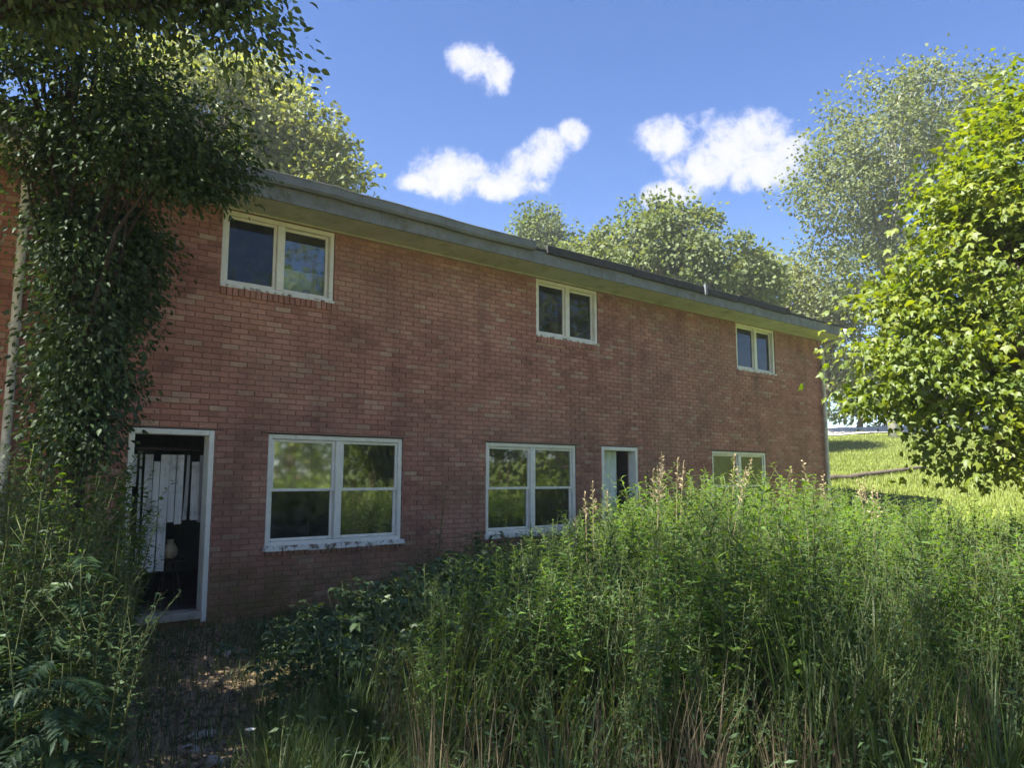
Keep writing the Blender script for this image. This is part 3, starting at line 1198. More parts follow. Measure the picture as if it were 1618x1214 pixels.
def cloth(name, w, h, folds, amp, label, cat, loc, mat, ragged=0.0):
    mb = MB()
    nx, nz = folds * 6, 8
    vs = []
    for r in range(nz + 1):
        q = r / nz
        for i in range(nx + 1):
            s = i / nx
            drop = h * q * (1 - ragged * (0.5 + 0.5 * math.sin(s * 9 + 1)) * q)
            vs.append(((s - .5) * w, amp * math.sin(s * folds * 2 * math.pi + q), -drop))
    fs = [(r * (nx + 1) + i, r * (nx + 1) + i + 1, (r + 1) * (nx + 1) + i + 1, (r + 1) * (nx + 1) + i) for r in range(nz) for i in range(nx)]
    mb.add(vs, fs)
    o = mb.build(name, mat, None, True)
    o.location = loc
    o.rotation_euler = (0, 0, TH)
    tag(o, label, cat)
    return o


cloth('curtain', 1.02, 1.3, 5, .02, 'pale green curtain drawn inside the weed hidden window at the far end', 'curtain', W(10.14, .34, 2.0), M['curtain'])
cloth('door_curtain', .52, 1.9, 3, .018, 'pale sheet hanging in the left half of the second doorway', 'curtain', W(6.83, .2, 1.98), M['curtain'])
cloth('hanging_cloth', .62, .34, 3, .02, 'small pale cloth hanging inside the upper window nearest the tree', 'cloth', W(1.14, .5, 4.28), M['curtain'], .3)


# ------------------------------------------------------------------ trees
def crown_points(ells, per, seed):
    """cluster centres spread through ellipsoids (cx,cy,cz, rx,ry,rz), more of them towards the outside"""
    g = np.random.default_rng(seed)
    out = []
    for e in ells:
        c, r = np.array(e[:3]), np.array(e[3:6])
        n = int(per * (e[6] if len(e) > 6 else 1))
        d = g.normal(size=(n, 3))
        d /= np.linalg.norm(d, axis=1, keepdims=True)
        rad = g.uniform(0.25, 1.0, (n, 1)) ** 0.55
        out.append(c + d * rad * r)
    return np.concatenate(out)


def leaf_cloud(cl, centre, n_per, spread, flat, kind, size, seed, droop=.35, up=.7):
    g = np.random.default_rng(seed)
    M_ = len(cl)
    sc = g.uniform(.45, 1.5, (M_, 1))
    pos, tone = [], []
    idx = np.repeat(np.arange(M_), n_per)
    n = len(idx)
    off = np.clip(g.normal(size=(n, 3)), -1.7, 1.7) * spread * sc[idx] * np.array([1, 1, flat])
    pos = cl[idx] + off
    out = pos - np.array(centre)
    out /= np.linalg.norm(out, axis=1, keepdims=True) + 1e-6
    loc = off / (np.linalg.norm(off, axis=1, keepdims=True) + 1e-6)
    axis = loc * .7 + out * .4 + g.normal(size=(n, 3)) * .45 + np.array([0, 0, -droop])
    nrm = np.array([0, 0, up]) + out * .45 + g.normal(size=(n, 3)) * .45
    base = g.uniform(.05, .95, M_)
    rnd = np.clip(base[idx] + g.normal(size=n) * .18, 0, 1)
    s = size * g.uniform(.6, 1.25, n)
    return pos, axis, nrm, s, rnd


def limbs(mb, base, top, cl, r0, n_limbs, seed, mat=0):
    g = np.random.default_rng(seed)
    base, top = Vector(base), Vector(top)
    path, rad = [], []
    side = Vector((g.normal() * .04, g.normal() * .04, 0)) * (top - base).length
    for i in range(9):
        t = i / 8
        path.append(base.lerp(top, t) + side * math.sin(t * math.pi) + Vector((g.normal(), g.normal(), 0)) * .01 * (top - base).length * (0 < i))
        rad.append(r0 * (1.25 if i == 0 else 1) * (1 - .82 * t))
    mb.tube(path, rad, 9, mat)
    pick = g.choice(len(cl), min(n_limbs, len(cl)), replace=False)
    for k in pick:
        c = Vector(cl[k])
        t = min(.95, max(.18, (c.z - base.z) / max(.1, (top.z - base.z)) * .75 - .05 + g.uniform(-.08, .05)))
        i = int(t * 8)
        a = path[i].lerp(path[min(i + 1, 8)], t * 8 - i)
        mid = a.lerp(c, .5) + Vector((0, 0, .12 * (c - a).length)) + Vector(g.normal(size=3)) * .04 * (c - a).length
        q = r0 * (1 - .82 * t) * .5
        mb.tube([a, a.lerp(mid, .55) + Vector((0, 0, .03)), mid, mid.lerp(c, .6), c], [q, q * .8, q * .6, q * .35, q * .12], 5, mat)


def tree(name, label, group, base, top, ells, per, n_per, spread, flat, kind, size, mat, bark, r0, n_limbs, seed, droop=.35, leaves=0, up=.7):
    base = Vector(base)
    t = empty(name, base)
    tag(t, label, 'tree', group)
    cl = crown_points(ells, per, seed)
    mb = MB()
    limbs(mb, base, top, cl, r0, n_limbs, seed + 1)
    o = mb.build('trunk', bark, t, True)
    o.matrix_parent_inverse = Matrix.Translation(-base)
    cen = np.mean(cl, axis=0)
    pos, ax, nr, s, rn = leaf_cloud(cl, cen, n_per, spread, flat, kind, size, seed + 2, droop, up)
    keep = np.ones(len(pos), bool)
    if leaves:
        px = np.array([to_px(p) for p in pos])
        dist = np.linalg.norm(pos - np.array([0, 0, EYE]), axis=1)
        vis = (px[:, 0] > 1290) & (px[:, 0] < 1612) & (px[:, 1] > 100) & (px[:, 1] < 830) & (pos[:, 1] > 1)
        order = np.argsort(np.where(vis, dist, 1e9))[:leaves]
        me = leaf_mesh('leaf', kind, np.zeros((1, 3)), np.array([[1., 0, 0]]), np.array([[0, 0, 1.]]), np.ones(1), np.array([.5]), mat)
        a, b, c = frames(ax[order], nr[order])
        for i, k in enumerate(order):
            lf = link('leaf', me, t)
            m = Matrix(((a[i][0], b[i][0], c[i][0], 0), (a[i][1], b[i][1], c[i][1], 0), (a[i][2], b[i][2], c[i][2], 0), (0, 0, 0, 1)))
            lf.matrix_local = Matrix.Translation(Vector(pos[k]) - base) @ m @ Matrix.Scale(float(s[k]), 4)
        keep[order] = False
    me = leaf_mesh('crown', kind, pos[keep], ax[keep], nr[keep], s[keep], rn[keep], mat)
    o = link('crown', me, t)
    o.matrix_parent_inverse = Matrix.Translation(-base)
    o['kind'] = 'stuff'
    return t


def E(px, py, Y, rx, ry, rd=None, w=1):
    """crown lobe given by where it shows in the photo (pixels) and its real distance"""
    c = pt(px, Y, py=py)
    k = Y / F_PX
    return (c.x, c.y, c.z, rx * k, (rd or rx) * k, ry * k, w)


# the maple at the right
b = pt(1745, 9.0, z=0)
tree('maple_tree', 'broad leaved maple with bright yellow green leaves at the right edge', None,
     (b.x, b.y, gz(b.x, b.y)), (b.x + .2, b.y, 8.2),
     [E(1530, 565, 8.3, 165, 115, 120, 1.0), E(1600, 430, 8.6, 190, 190, 190, 1.5), E(1640, 250, 9.0, 125, 180, 150, 1.6), E(1570, 330, 8.8, 70, 110, 90, .7),
      E(1425, 605, 8.2, 80, 66, 80, .35), E(1600, 690, 8.0, 135, 80, 110, .6), E(1800, 350, 9.3, 260, 400, 300, 2.0), E(1470, 465, 8.6, 90, 62, 90, .55), E(1535, 330, 8.8, 55, 75, 70, .4)],
     92, 34, .19, .5, 'maple', .092, M['maple'], M['bark'], .17, 130, 101, .45, leaves=300)

# the dark tree that hangs over the left part of the building
b = pt(128, 6.9, z=0)
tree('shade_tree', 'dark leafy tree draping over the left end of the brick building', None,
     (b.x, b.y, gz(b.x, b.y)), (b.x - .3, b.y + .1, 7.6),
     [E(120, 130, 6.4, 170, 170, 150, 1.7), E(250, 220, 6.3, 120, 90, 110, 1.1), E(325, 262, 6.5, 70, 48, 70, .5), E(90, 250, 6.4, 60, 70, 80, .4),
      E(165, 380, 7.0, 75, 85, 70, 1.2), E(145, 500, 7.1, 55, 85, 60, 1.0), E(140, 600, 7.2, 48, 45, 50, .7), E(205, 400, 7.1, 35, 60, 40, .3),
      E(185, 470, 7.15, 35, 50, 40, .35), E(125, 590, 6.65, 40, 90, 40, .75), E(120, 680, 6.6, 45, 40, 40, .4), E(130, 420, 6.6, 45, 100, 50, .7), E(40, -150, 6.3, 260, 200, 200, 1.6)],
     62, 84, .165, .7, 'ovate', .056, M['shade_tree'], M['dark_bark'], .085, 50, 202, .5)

# tall tree outside the frame whose boughs reach in at the top left and whose shade falls on the yard
tree('tall_oak', 'tall tree beside the camera with boughs reaching in at the top left', None,
     (-6.0, 3.4, gz(-6.0, 3.4)), (-5.8, 3.4, 12),
     [(-6, 3.6, 8.5, 3.4, 2.9, 3.2, 2.2), (-5.5, 2.0, 6.4, 2.6, 2.4, 1.8, 1.0), (-7.7, 1.5, 8.6, 2.5, 2.5, 2.0, 1.2),
      E(330, -12, 5.2, 55, 14, 50, .18), E(390, 62, 5.2, 26, 6, 26, .05), E(200, -50, 5.0, 130, 40, 90, .4), E(60, -20, 4.8, 90, 40, 80, .25)],
     90, 100, .22, .55, 'ovate', .066, M['shade_tree'], M['dark_bark'], .24, 70, 303, .4)
tree('ash_tree', 'leafy tree behind the camera whose shade falls across the yard', None,
     (-4.4, -1.2, gz(-4.4, -1.2)), (-4.4, -1.2, 12),
     [(-4.0, -0.6, 9.4, 3.0, 2.4, 2.6, 1.4), (-1.8, 1.0, 9.3, 3.4, 2.6, 2.0, 1.0)],
     90, 40, .34, .6, 'oval', .13, M['shade_tree'], M['bark'], .24, 40, 313, .4)

# trees beyond the building
BG = 'trees beyond the building'


def bg(name, label, base_px, Y, top_py, ells, per, n_per, spread, size, mat, bark, r0, nl, seed, flat=.7, kind='clump'):
    x = pt(base_px, Y, z=2).x
    base = Vector((x, Y, gz(x, Y) - .05))
    tree(name, label, BG, base, pt(base_px, Y, py=top_py), ells, per, n_per, spread, flat, kind, size, mat, bark, r0, nl, seed, up=.15)


bg('locust_tree', 'pale yellow green tree rising above the left end of the roof', 330, 25, 80,
   [E(330, 190, 25, 165, 125, 150, 1.2), E(455, 235, 24.5, 100, 90, 90, .8), E(250, 130, 25.5, 120, 90, 110, .5), E(520, 290, 24, 55, 55, 60, .22), E(400, 130, 25, 60, 55, 60, .22)],
   150, 64, .32, .19, M['pale_tree'], M['bark'], .3, 60, 401)
bg('small_tree', 'small hazy tree just above the middle of the roof', 858, 42, 325,
   [E(858, 375, 42, 42, 50, 42, 1)], 60, 80, .5, .2, M['round_tree'], M['bark'], .2, 20, 402)
bg('round_tree', 'round headed grey green tree above the roof right of the middle', 1075, 32, 320,
   [E(1040, 395, 32, 110, 82, 110, 1), E(1120, 430, 31, 105, 70, 100, .8), E(965, 415, 32.5, 60, 55, 60, .4), E(910, 420, 33, 45, 35, 40, .2), E(1185, 450, 31.5, 55, 55, 60, .4)],
   135, 74, .34, .20, M['round_tree'], M['bark'], .3, 40, 403)
bg('tall_locust_tree', 'tall airy grey green tree between the roof end and the maple', 1420, 36, 130,
   [E(1400, 215, 36, 130, 100, 120, .9), E(1330, 290, 35.5, 80, 90, 90, .5), E(1450, 340, 36, 120, 110, 120, .7), E(1500, 180, 36.5, 100, 90, 110, .6), E(1370, 420, 36, 90, 80, 100, .45)],
   115, 74, .50, .20, M['airy_tree'], M['pale_bark'], .26, 60, 404)
bg('hedge_tree', 'low dull green tree between the roof end and the tall airy one', 1290, 40, 420,
   [E(1280, 480, 40, 75, 70, 70, .7), E(1235, 480, 40.5, 55, 65, 60, .5), E(1340, 540, 40, 70, 85, 80, .6)],
   90, 80, .5, .22, M['pale_tree'], M['bark'], .2, 24, 405)
bg('spreading_tree', 'green tree behind the maple on the slope', 1500, 43, 470,
   [E(1480, 570, 43, 100, 95, 90, .8), E(1580, 560, 44, 110, 130, 100, 1)],
   80, 50, .55, .28, M['round_tree'], M['bark'], .25, 24, 406)
bg('bushy_tree', 'dense green tree on the slope right of the house corner', 1360, 52, 560,
   [E(1330, 610, 52, 60, 62, 70, .6), E(1410, 620, 52.5, 70, 60, 70, .6)],
   80, 50, .55, .3, M['round_tree'], M['bark'], .2, 20, 407)
# trees outside the frame to the right, seen only as reflections in the window panes
for i, (x, y, h) in enumerate(((13, 2, 9), (16, 6.5, 11), (10, -4, 10), (19, 0, 12), (17, 11, 10))):
    tree('reflected_tree', 'leafy tree outside the frame mirrored in the window panes', 'trees mirrored in the panes',
         (x, y, gz(x, y)), (x, y, h - 1), [(x, y, h * .5, 3.4, 3.4, h * .5, 1.3)], 90, 34, .42, .7, 'clump', .26,
         M['maple'] if i % 2 == 0 else M['round_tree'], M['bark'], .22, 20, 500 + i)


# ------------------------------------------------------------------ undergrowth
def weed_mesh(name, h, n_leaf, kind, lsize, mat, seed, stem=.007, lean=.06, bare=.12, up=.55, branch=0, clump=1):
    g = np.random.default_rng(seed)
    mb = MB()
    P, A, Nn, S, Rn = [], [], [], [], []
    for c in range(clump):
        az = g.uniform(0, 6.28)
        H = h * (1 if c == 0 else g.uniform(.72, .97))
        ld = np.array([math.cos(az), math.sin(az), 0]) * lean * H * (1 if clump == 1 else g.uniform(.6, 2.4))
        foot = np.array([math.cos(az), math.sin(az), 0]) * (0 if clump == 1 else g.uniform(.02, .16))

        def at(t, H=H, ld=ld, foot=foot):
            return foot + np.array([0, 0, H * t]) + ld * t * t
        mb.tube([tuple(at(t)) for t in np.linspace(0, 1, 7)], list(np.linspace(stem, stem * .3, 7)), 4)
        tone = g.uniform(.3, .65)
        stems = [(at, bare, 1.0, n_leaf)]
        for k in range(branch):
            t0 = g.uniform(.35, .85)
            a2 = g.uniform(0, 6.28)
            o, L_ = at(t0), H * g.uniform(.18, .34)
            dv = np.array([math.cos(a2) * .6, math.sin(a2) * .6, .8])
            f = (lambda t, o=o, dv=dv, L_=L_: o + dv * L_ * t)
            mb.tube([tuple(f(t)) for t in (0, .5, 1)], [stem * .5, stem * .4, stem * .2], 3)
            stems.append((f, .15, .7, max(6, n_leaf // 5)))
        for f, b0, sc, n in stems:
            for i in range(n):
                t = b0 + (1 - b0) * (i + g.uniform(0, .8)) / n
                a = i * 2.4 + g.uniform(-.4, .4)
                d = np.array([math.cos(a), math.sin(a), up - .75 * (1 - t) + g.uniform(-.2, .2)])
                P.append(f(t))
                A.append(d)
                Nn.append(np.array([-.3 * math.cos(a), -.3 * math.sin(a), 1]) + g.normal(size=3) * .25)
                S.append(lsize * sc * (1.1 - .6 * t) * g.uniform(.7, 1.2))
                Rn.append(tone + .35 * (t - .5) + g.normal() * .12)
    return leaf_mesh(name, kind, np.array(P), np.array(A), np.array(Nn), np.array(S), np.array(Rn), mat, (mb, M['green_stem']))


def blades_mesh(name, n, h, spread, mat, seed, width=.007, bend=.5, plume=None):
    """a tuft of arching blades; with plume, pale seed heads on thin culms"""
    g = np.random.default_rng(seed)
    mb = MB()
    for i in range(n):
        a = g.uniform(0, 6.28)
        r = spread * math.sqrt(g.uniform(0, 1))
        x, y = r * math.cos(a), r * math.sin(a)
        L_ = h * g.uniform(.55, 1.1)
        az = a + g.normal() * .8
        bd = bend * g.uniform(.3, 1.3)
        q = np.array([math.cos(az), math.sin(az)])
        pr = np.array([-q[1], q[0]])
        vs = []
        for k, t in enumerate((0, .35, .7, 1)):
            ho = L_ * bd * t * t * .8
            zz = L_ * (t - .35 * bd * t * t)
            w = width * (1 - t * .95) * (1 if k else .8)
            vs += [(x + q[0] * ho - pr[0] * w, y + q[1] * ho - pr[1] * w, zz), (x + q[0] * ho + pr[0] * w, y + q[1] * ho + pr[1] * w, zz)]
        mb.add(vs, [(0, 1, 3, 2), (2, 3, 5, 4), (4, 5, 7, 6)], 0, float(np.clip(g.normal(.5, .22), 0, 1)))
    mats = [mat]
    if plume:
        mats += [M['dry_stalk'], M['plume']]
        for i in range(plume):
            a = g.uniform(0, 6.28)
            x, y = spread * .4 * math.cos(a), spread * .4 * math.sin(a)
            lx, ly = g.normal() * .08, g.normal() * .08
            H = h * g.uniform(1.15, 1.4)
            mb.tube([(x, y, 0), (x + lx * .3, y + ly * .3, H * .6), (x + lx, y + ly, H)], [.004, .003, .0015], 3, 1)
            for k in range(26):
                t = 1 - .22 * k / 26
                c = np.array([x + lx * t, y + ly * t, H * t])
                dv = g.normal(size=3)
                dv[2] = abs(dv[2]) * .7 + .4
                dv /= np.linalg.norm(dv)
                e = c + dv * .05 * (0.4 + k / 26)
                s = np.cross(dv, g.normal(size=3))
                s = s / np.linalg.norm(s) * .006
                mb.add([tuple(c), tuple((c + e) / 2 + s), tuple(e), tuple((c + e) / 2 - s)], [(0, 1, 2, 3)], 2, float(g.uniform(.2, .9)))
    return mb.mesh(name, mats)


def bush_mesh(name, canes, h, n_leaf, kind, lsize, mat, seed, arch=.7, triple=True):
    g = np.random.default_rng(seed)
    mb = MB()
    P, A, Nn, S, Rn = [], [], [], [], []
    for c in range(canes):
        az = g.uniform(0, 6.28)
        L_ = h * g.uniform(.9, 1.5)
        q = np.array([math.cos(az), math.sin(az), 0])
        o = q * g.uniform(0, .15)
        ar = arch * g.uniform(.5, 1.2)
        def f(t):
            return o + q * L_ * .75 * ar * t ** 1.3 + np.array([0, 0, L_ * (t - .52 * ar * t * t)])
        mb.tube([tuple(f(t)) for t in np.linspace(0, 1, 6)], list(np.linspace(.006, .002, 6)), 4)
        tone = g.uniform(.25, .7)
        for i in range(n_leaf):
            t = .12 + .88 * (i + g.uniform(0, 1)) / n_leaf
            a = g.uniform(0, 6.28)
            p = f(t)
            d = np.array([math.cos(a), math.sin(a), g.uniform(-.2, .5)])
            tip = p + d * lsize * .7
            for k in range(3 if triple else 1):
                aa = a + (k - 1) * 1.0
                P.append(tip if triple else p)
                A.append(np.array([math.cos(aa), math.sin(aa), d[2] - .35]))
                Nn.append(np.array([0, 0, 1]) + g.normal(size=3) * .35)
                S.append(lsize * g.uniform(.6, 1.2))
                Rn.append(tone + .25 * (t - .5) + g.normal() * .13)
    return leaf_mesh(name, kind, np.array(P), np.array(A), np.array(Nn), np.array(S), np.array(Rn), mat, (mb, M['green_stem']))


def pinnate_mesh(name, stems, h, mat, seed):
    """tall plant with long compound leaves of paired leaflets"""
    g = np.random.default_rng(seed)
    mb = MB()
    P, A, Nn, S, Rn = [], [], [], [], []
    for s in range(stems):
        az0 = g.uniform(0, 6.28)
        base = np.array([math.cos(az0), math.sin(az0), 0]) * g.uniform(0, .2)
        H = h * g.uniform(.75, 1.1)
        ln = np.array([g.normal() * .1, g.normal() * .1, 0]) * H
        def f(t):
            return base + np.array([0, 0, H * t]) + ln * t * t
        mb.tube([tuple(f(t)) for t in np.linspace(0, 1, 6)], list(np.linspace(.011, .004, 6)), 5)
        n = int(15 * H)
        for i in range(n):
            t = .18 + .82 * i / n
            a = i * 2.4 + g.uniform(-.3, .3)
            q = np.array([math.cos(a), math.sin(a), 0])
            L_ = .42 * (1.15 - .5 * t) * g.uniform(.7, 1.15)
            p0 = f(t)
            def r(u):
                return p0 + q * L_ * u + np.array([0, 0, L_ * (.45 * u - .75 * u * u)])
            mb.tube([tuple(r(u)) for u in (0, .5, 1)], [.003, .002, .001], 3)
            side = np.array([-q[1], q[0], 0])
            tone = g.uniform(.25, .7)
            m = 8
            for k in range(m):
                u = .18 + .82 * k / m
                for sg in (-1, 1):
                    P.append(r(u))
                    A.append(side * sg + q * .5 + np.array([0, 0, -.2]))
                    Nn.append(np.array([0, 0, 1]) + q * .3 + g.normal(size=3) * .15)
                    S.append(.115 * (1.05 - .5 * abs(u - .45)) * g.uniform(.8, 1.15))
                    Rn.append(tone + g.normal() * .1)
            P.append(r(1.0)); A.append(q + np.array([0, 0, -.6])); Nn.append(np.array([0, 0, 1.])); S.append(.10); Rn.append(tone)
    return leaf_mesh(name, 'lance', np.array(P), np.array(A), np.array(Nn), np.array(S), np.array(Rn), mat, (mb, M['green_stem']))


# the skyline of the thicket: photo column -> photo row its tops reach
LINE = [(380, 1010), (430, 985), (480, 950), (560, 935), (640, 884), (700, 864), (760, 850), (820, 828), (860, 816), (900, 800), (940, 772),
        (1000, 750), (1050, 734), (1120, 728), (1200, 728), (1300, 742), (1380, 768), (1480, 776), (1700, 784)]
LX, LY = [a for a, _ in LINE], [b for _, b in LINE]


def top_limit(u, Y):
    py = float(np.interp(u, LX, LY))
    return pt(u, Y, py=py).z


def facade_Y(u):
    """forward distance of the facade at photo column u"""
    k = (u - 809) / F_PX * 0.9925
    # (k Y, Y) on the line through P0 along D
    den = k * D.y - D.x
    s = (P0.x - k * P0.y) / (k * D.y - D.x)
    return P0.y + D.y * s


def zone(x, y):
    """where a plant stands, in words one can follow in the photo"""
    u = to_px((x, y, .8))[0]
    if y < 5.2:
        return 'in front, ' + ('right of the path' if u < 800 else 'mid frame' if u < 1200 else 'towards the right edge')
    if u < 720:
        return 'below the window beside the open doorway'
    if u < 925:
        return 'below the second ground floor window'
    if u < 1090:
        return 'before the second doorway'
    if u < 1310:
        return 'before the far end of the brick wall'
    return 'right of the building below the maple'


def place(me_list, name, label, cat, group, spots, zones=False):
    for i, (x, y, sc, rz, tilt) in enumerate(spots):
        o = link(name, me_list[i % len(me_list)])
        o.location = (x, y, gz(x, y) - .02)
        o.rotation_euler = (tilt * math.cos(rz * 3), tilt * math.sin(rz * 5), rz)
        o.scale = (sc * random.uniform(.9, 1.1), sc * random.uniform(.9, 1.1), sc)
        zn = (' ' + zone(x, y)) if zones else ''
        tag(o, label + zn, cat, group + zn if group else None)


def thicket_spots(n, u0, u1, y0, y1, hmesh, frac=(.7, 1.0), mind=.0, seed=1, cap=None, wall=.35):
    g = random.Random(seed)
    out, tries = [], 0
    while len(out) < n and tries < n * 60:
        tries += 1
        u = g.uniform(u0, u1)
        Y = math.sqrt(g.uniform(y0 * y0, y1 * y1))
        if u < 1310 and Y > facade_Y(u) - wall:
            continue
        x = (u - 809) / F_PX * Y * .9925
        if path_mask(x, Y) > .25:
            continue
        lim = top_limit(u, Y) - gz(x, Y)
        if cap:
            lim = min(lim, cap(u, Y))
        h = lim * g.uniform(*frac)
        if h < .25:
            continue
        if mind and any((x - a) ** 2 + (Y - b_) ** 2 < mind * mind for a, b_, *_ in out):
            continue
        out.append((x, Y, h / hmesh, g.uniform(0, 6.28), g.uniform(0, .10)))
    return out


def near_cap(u, Y):
    """the growth is lower close to the camera"""
    return .6 + 1.2 * sstep(3.0, 5.2, Y) * sstep(480, 900, u) + .55 * sstep(4.0, 6.0, Y)


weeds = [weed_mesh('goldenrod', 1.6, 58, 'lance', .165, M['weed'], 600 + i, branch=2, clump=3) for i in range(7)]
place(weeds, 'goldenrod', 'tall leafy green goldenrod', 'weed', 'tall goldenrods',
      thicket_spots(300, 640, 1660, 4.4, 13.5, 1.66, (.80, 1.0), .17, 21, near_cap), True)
mug = [weed_mesh('ragweed', 1.5, 44, 'lance', .11, M['dark_weed'], 620 + i, branch=5, clump=3) for i in range(5)]
place(mug, 'ragweed', 'fine leaved green ragweed', 'weed', 'fine leaved ragweeds',
      thicket_spots(210, 620, 1660, 3.7, 9.5, 1.56, (.60, .98), .2, 27, near_cap), True)
tufts = [blades_mesh('grass_clump', 70, .9, .15, M['grass'], 640 + i, .0065, .55) for i in range(6)]
place(tufts, 'grass_clump', 'arching tall grass clump', 'grass clump', 'tall grass clumps',
      thicket_spots(240, 560, 1660, 3.5, 11.5, .82, (.6, .95), .2, 22, lambda u, Y: min(1.3, near_cap(u, Y))), True)
plumes = [blades_mesh('seed_head_plant', 26, .95, .08, M['grass'], 660 + i, .006, .5, plume=1 + i % 2) for i in range(4)]
place(plumes, 'seed_head_plant', 'pale feathery seed heads on thin stalks', 'grass plant', 'seed headed grass plants',
      thicket_spots(16, 830, 1400, 6.5, 13, 1.24, (1.0, 1.04), .5, 23), True)
low = [blades_mesh('short_grass_tuft', 60, .42, .16, M['grass'], 650 + i, .004, .7) for i in range(4)]
place(low, 'short_grass_tuft', 'short yellowish grass tuft', 'grass clump', 'short grass tufts',
      thicket_spots(90, 395, 760, 3.4, 5.4, .40, (.6, 1.0), .12, 28, lambda u, Y: .5), True)
dry = [blades_mesh('dead_stalk_tuft', 34, .8, .10, M['dry_grass'], 680 + i, .004, .35) for i in range(4)]
place(dry, 'dead_stalk_tuft', 'tuft of dead brown stalks', 'dead weed', 'dead brown stalk tufts',
      thicket_spots(95, 620, 1640, 3.6, 6.6, .76, (.5, .95), .2, 24, lambda u, Y: .95), True)
brams = [bush_mesh('bramble', 13, .75, 26, 'ovate', .06, M['bramble'], 700 + i) for i in range(5)]
place(brams, 'bramble', 'arching bramble with dark leaflets', 'bramble', 'bramble bushes',
      thicket_spots(40, 440, 960, 5.0, 11.0, .78, (.75, 1.0), .45, 25, lambda u, Y: .95, .5)
      + thicket_spots(5, 700, 1640, 4.4, 5.6, .78, (.6, .95), .7, 26, lambda u, Y: .6), True)

wall_w = [weed_mesh('wall_weed', 1.35, 30, 'lance', .10, M['weed'], 760, branch=1)]
wy = facade_Y(690) - .55
place(wall_w, 'wall_weed', 'tall thin weed standing alone against the wall between the two double windows', 'weed', None,
      [(pt(690, wy, z=.8).x, wy, 1.22, .4, .02)])

# the dark growth at the left, nearer than the doorway
fern = [pinnate_mesh('sumac', 4, 1.5, M['dark_weed'], 720 + i) for i in range(4)]


def left_spots(n, u0, u1, y0, y1, line, hmesh, seed, mind):
    g = random.Random(seed)
    out, tries = [], 0
    lx, ly = [a for a, _ in line], [b_ for _, b_ in line]
    while len(out) < n and tries < n * 80:
        tries += 1
        u, Y = g.uniform(u0, u1), g.uniform(y0, y1)
        if Y > facade_Y(u) - .3:
            continue
        x = (u - 809) / F_PX * Y * .9925
        h = (pt(u, Y, py=float(np.interp(u, lx, ly))).z - gz(x, Y)) * g.uniform(.75, 1.0)
        if h < .2 or any((x - a) ** 2 + (Y - b_) ** 2 < mind * mind for a, b_, *_ in out):
            continue
        out.append((x, Y, h / hmesh, g.uniform(0, 6.28), g.uniform(0, .08)))
    return out


place(fern, 'sumac', 'dark sumac with long paired leaflets massed left of the path', 'shrub', 'dark sumacs left of the path',
      left_spots(4, -60, 110, 3.4, 4.6, [(-60, 900), (60, 930), (150, 990), (205, 1050)], 1.45, 31, .32))
place(mug, 'tall_ragweed', 'narrow upright dark weed in the shaded thicket left of the path', 'weed', 'upright weeds left of the path',
      left_spots(52, -60, 228, 3.5, 7.4, [(-60, 660), (60, 690), (150, 740), (205, 800), (228, 900)], 1.56, 33, .17))
lw = [weed_mesh('broadleaf_weed', 1.5, 44, 'ovate', .12, M['weed'], 740 + i, branch=4) for i in range(4)]
place(lw, 'broadleaf_weed', 'green broad leaved weed growing up beside the open doorway', 'weed', 'weeds beside the doorway',
      left_spots(30, 20, 225, 6.4, 8.4, [(20, 690), (70, 640), (130, 670), (200, 700), (225, 800)], 1.55, 32, .2))
place(lw, 'door_weed', 'weed with rounded leaves standing in front of the doorway', 'weed', 'weeds in front of the doorway',
      [(-3.86, 7.75, .55, 1.0, .05), (-3.95, 7.9, .66, 2.2, .06), (-3.72, 7.95, .40, 4.2, .08), (-4.02, 7.6, .75, .4, .05), (-4.15, 7.75, .9, 3.3, .05)])


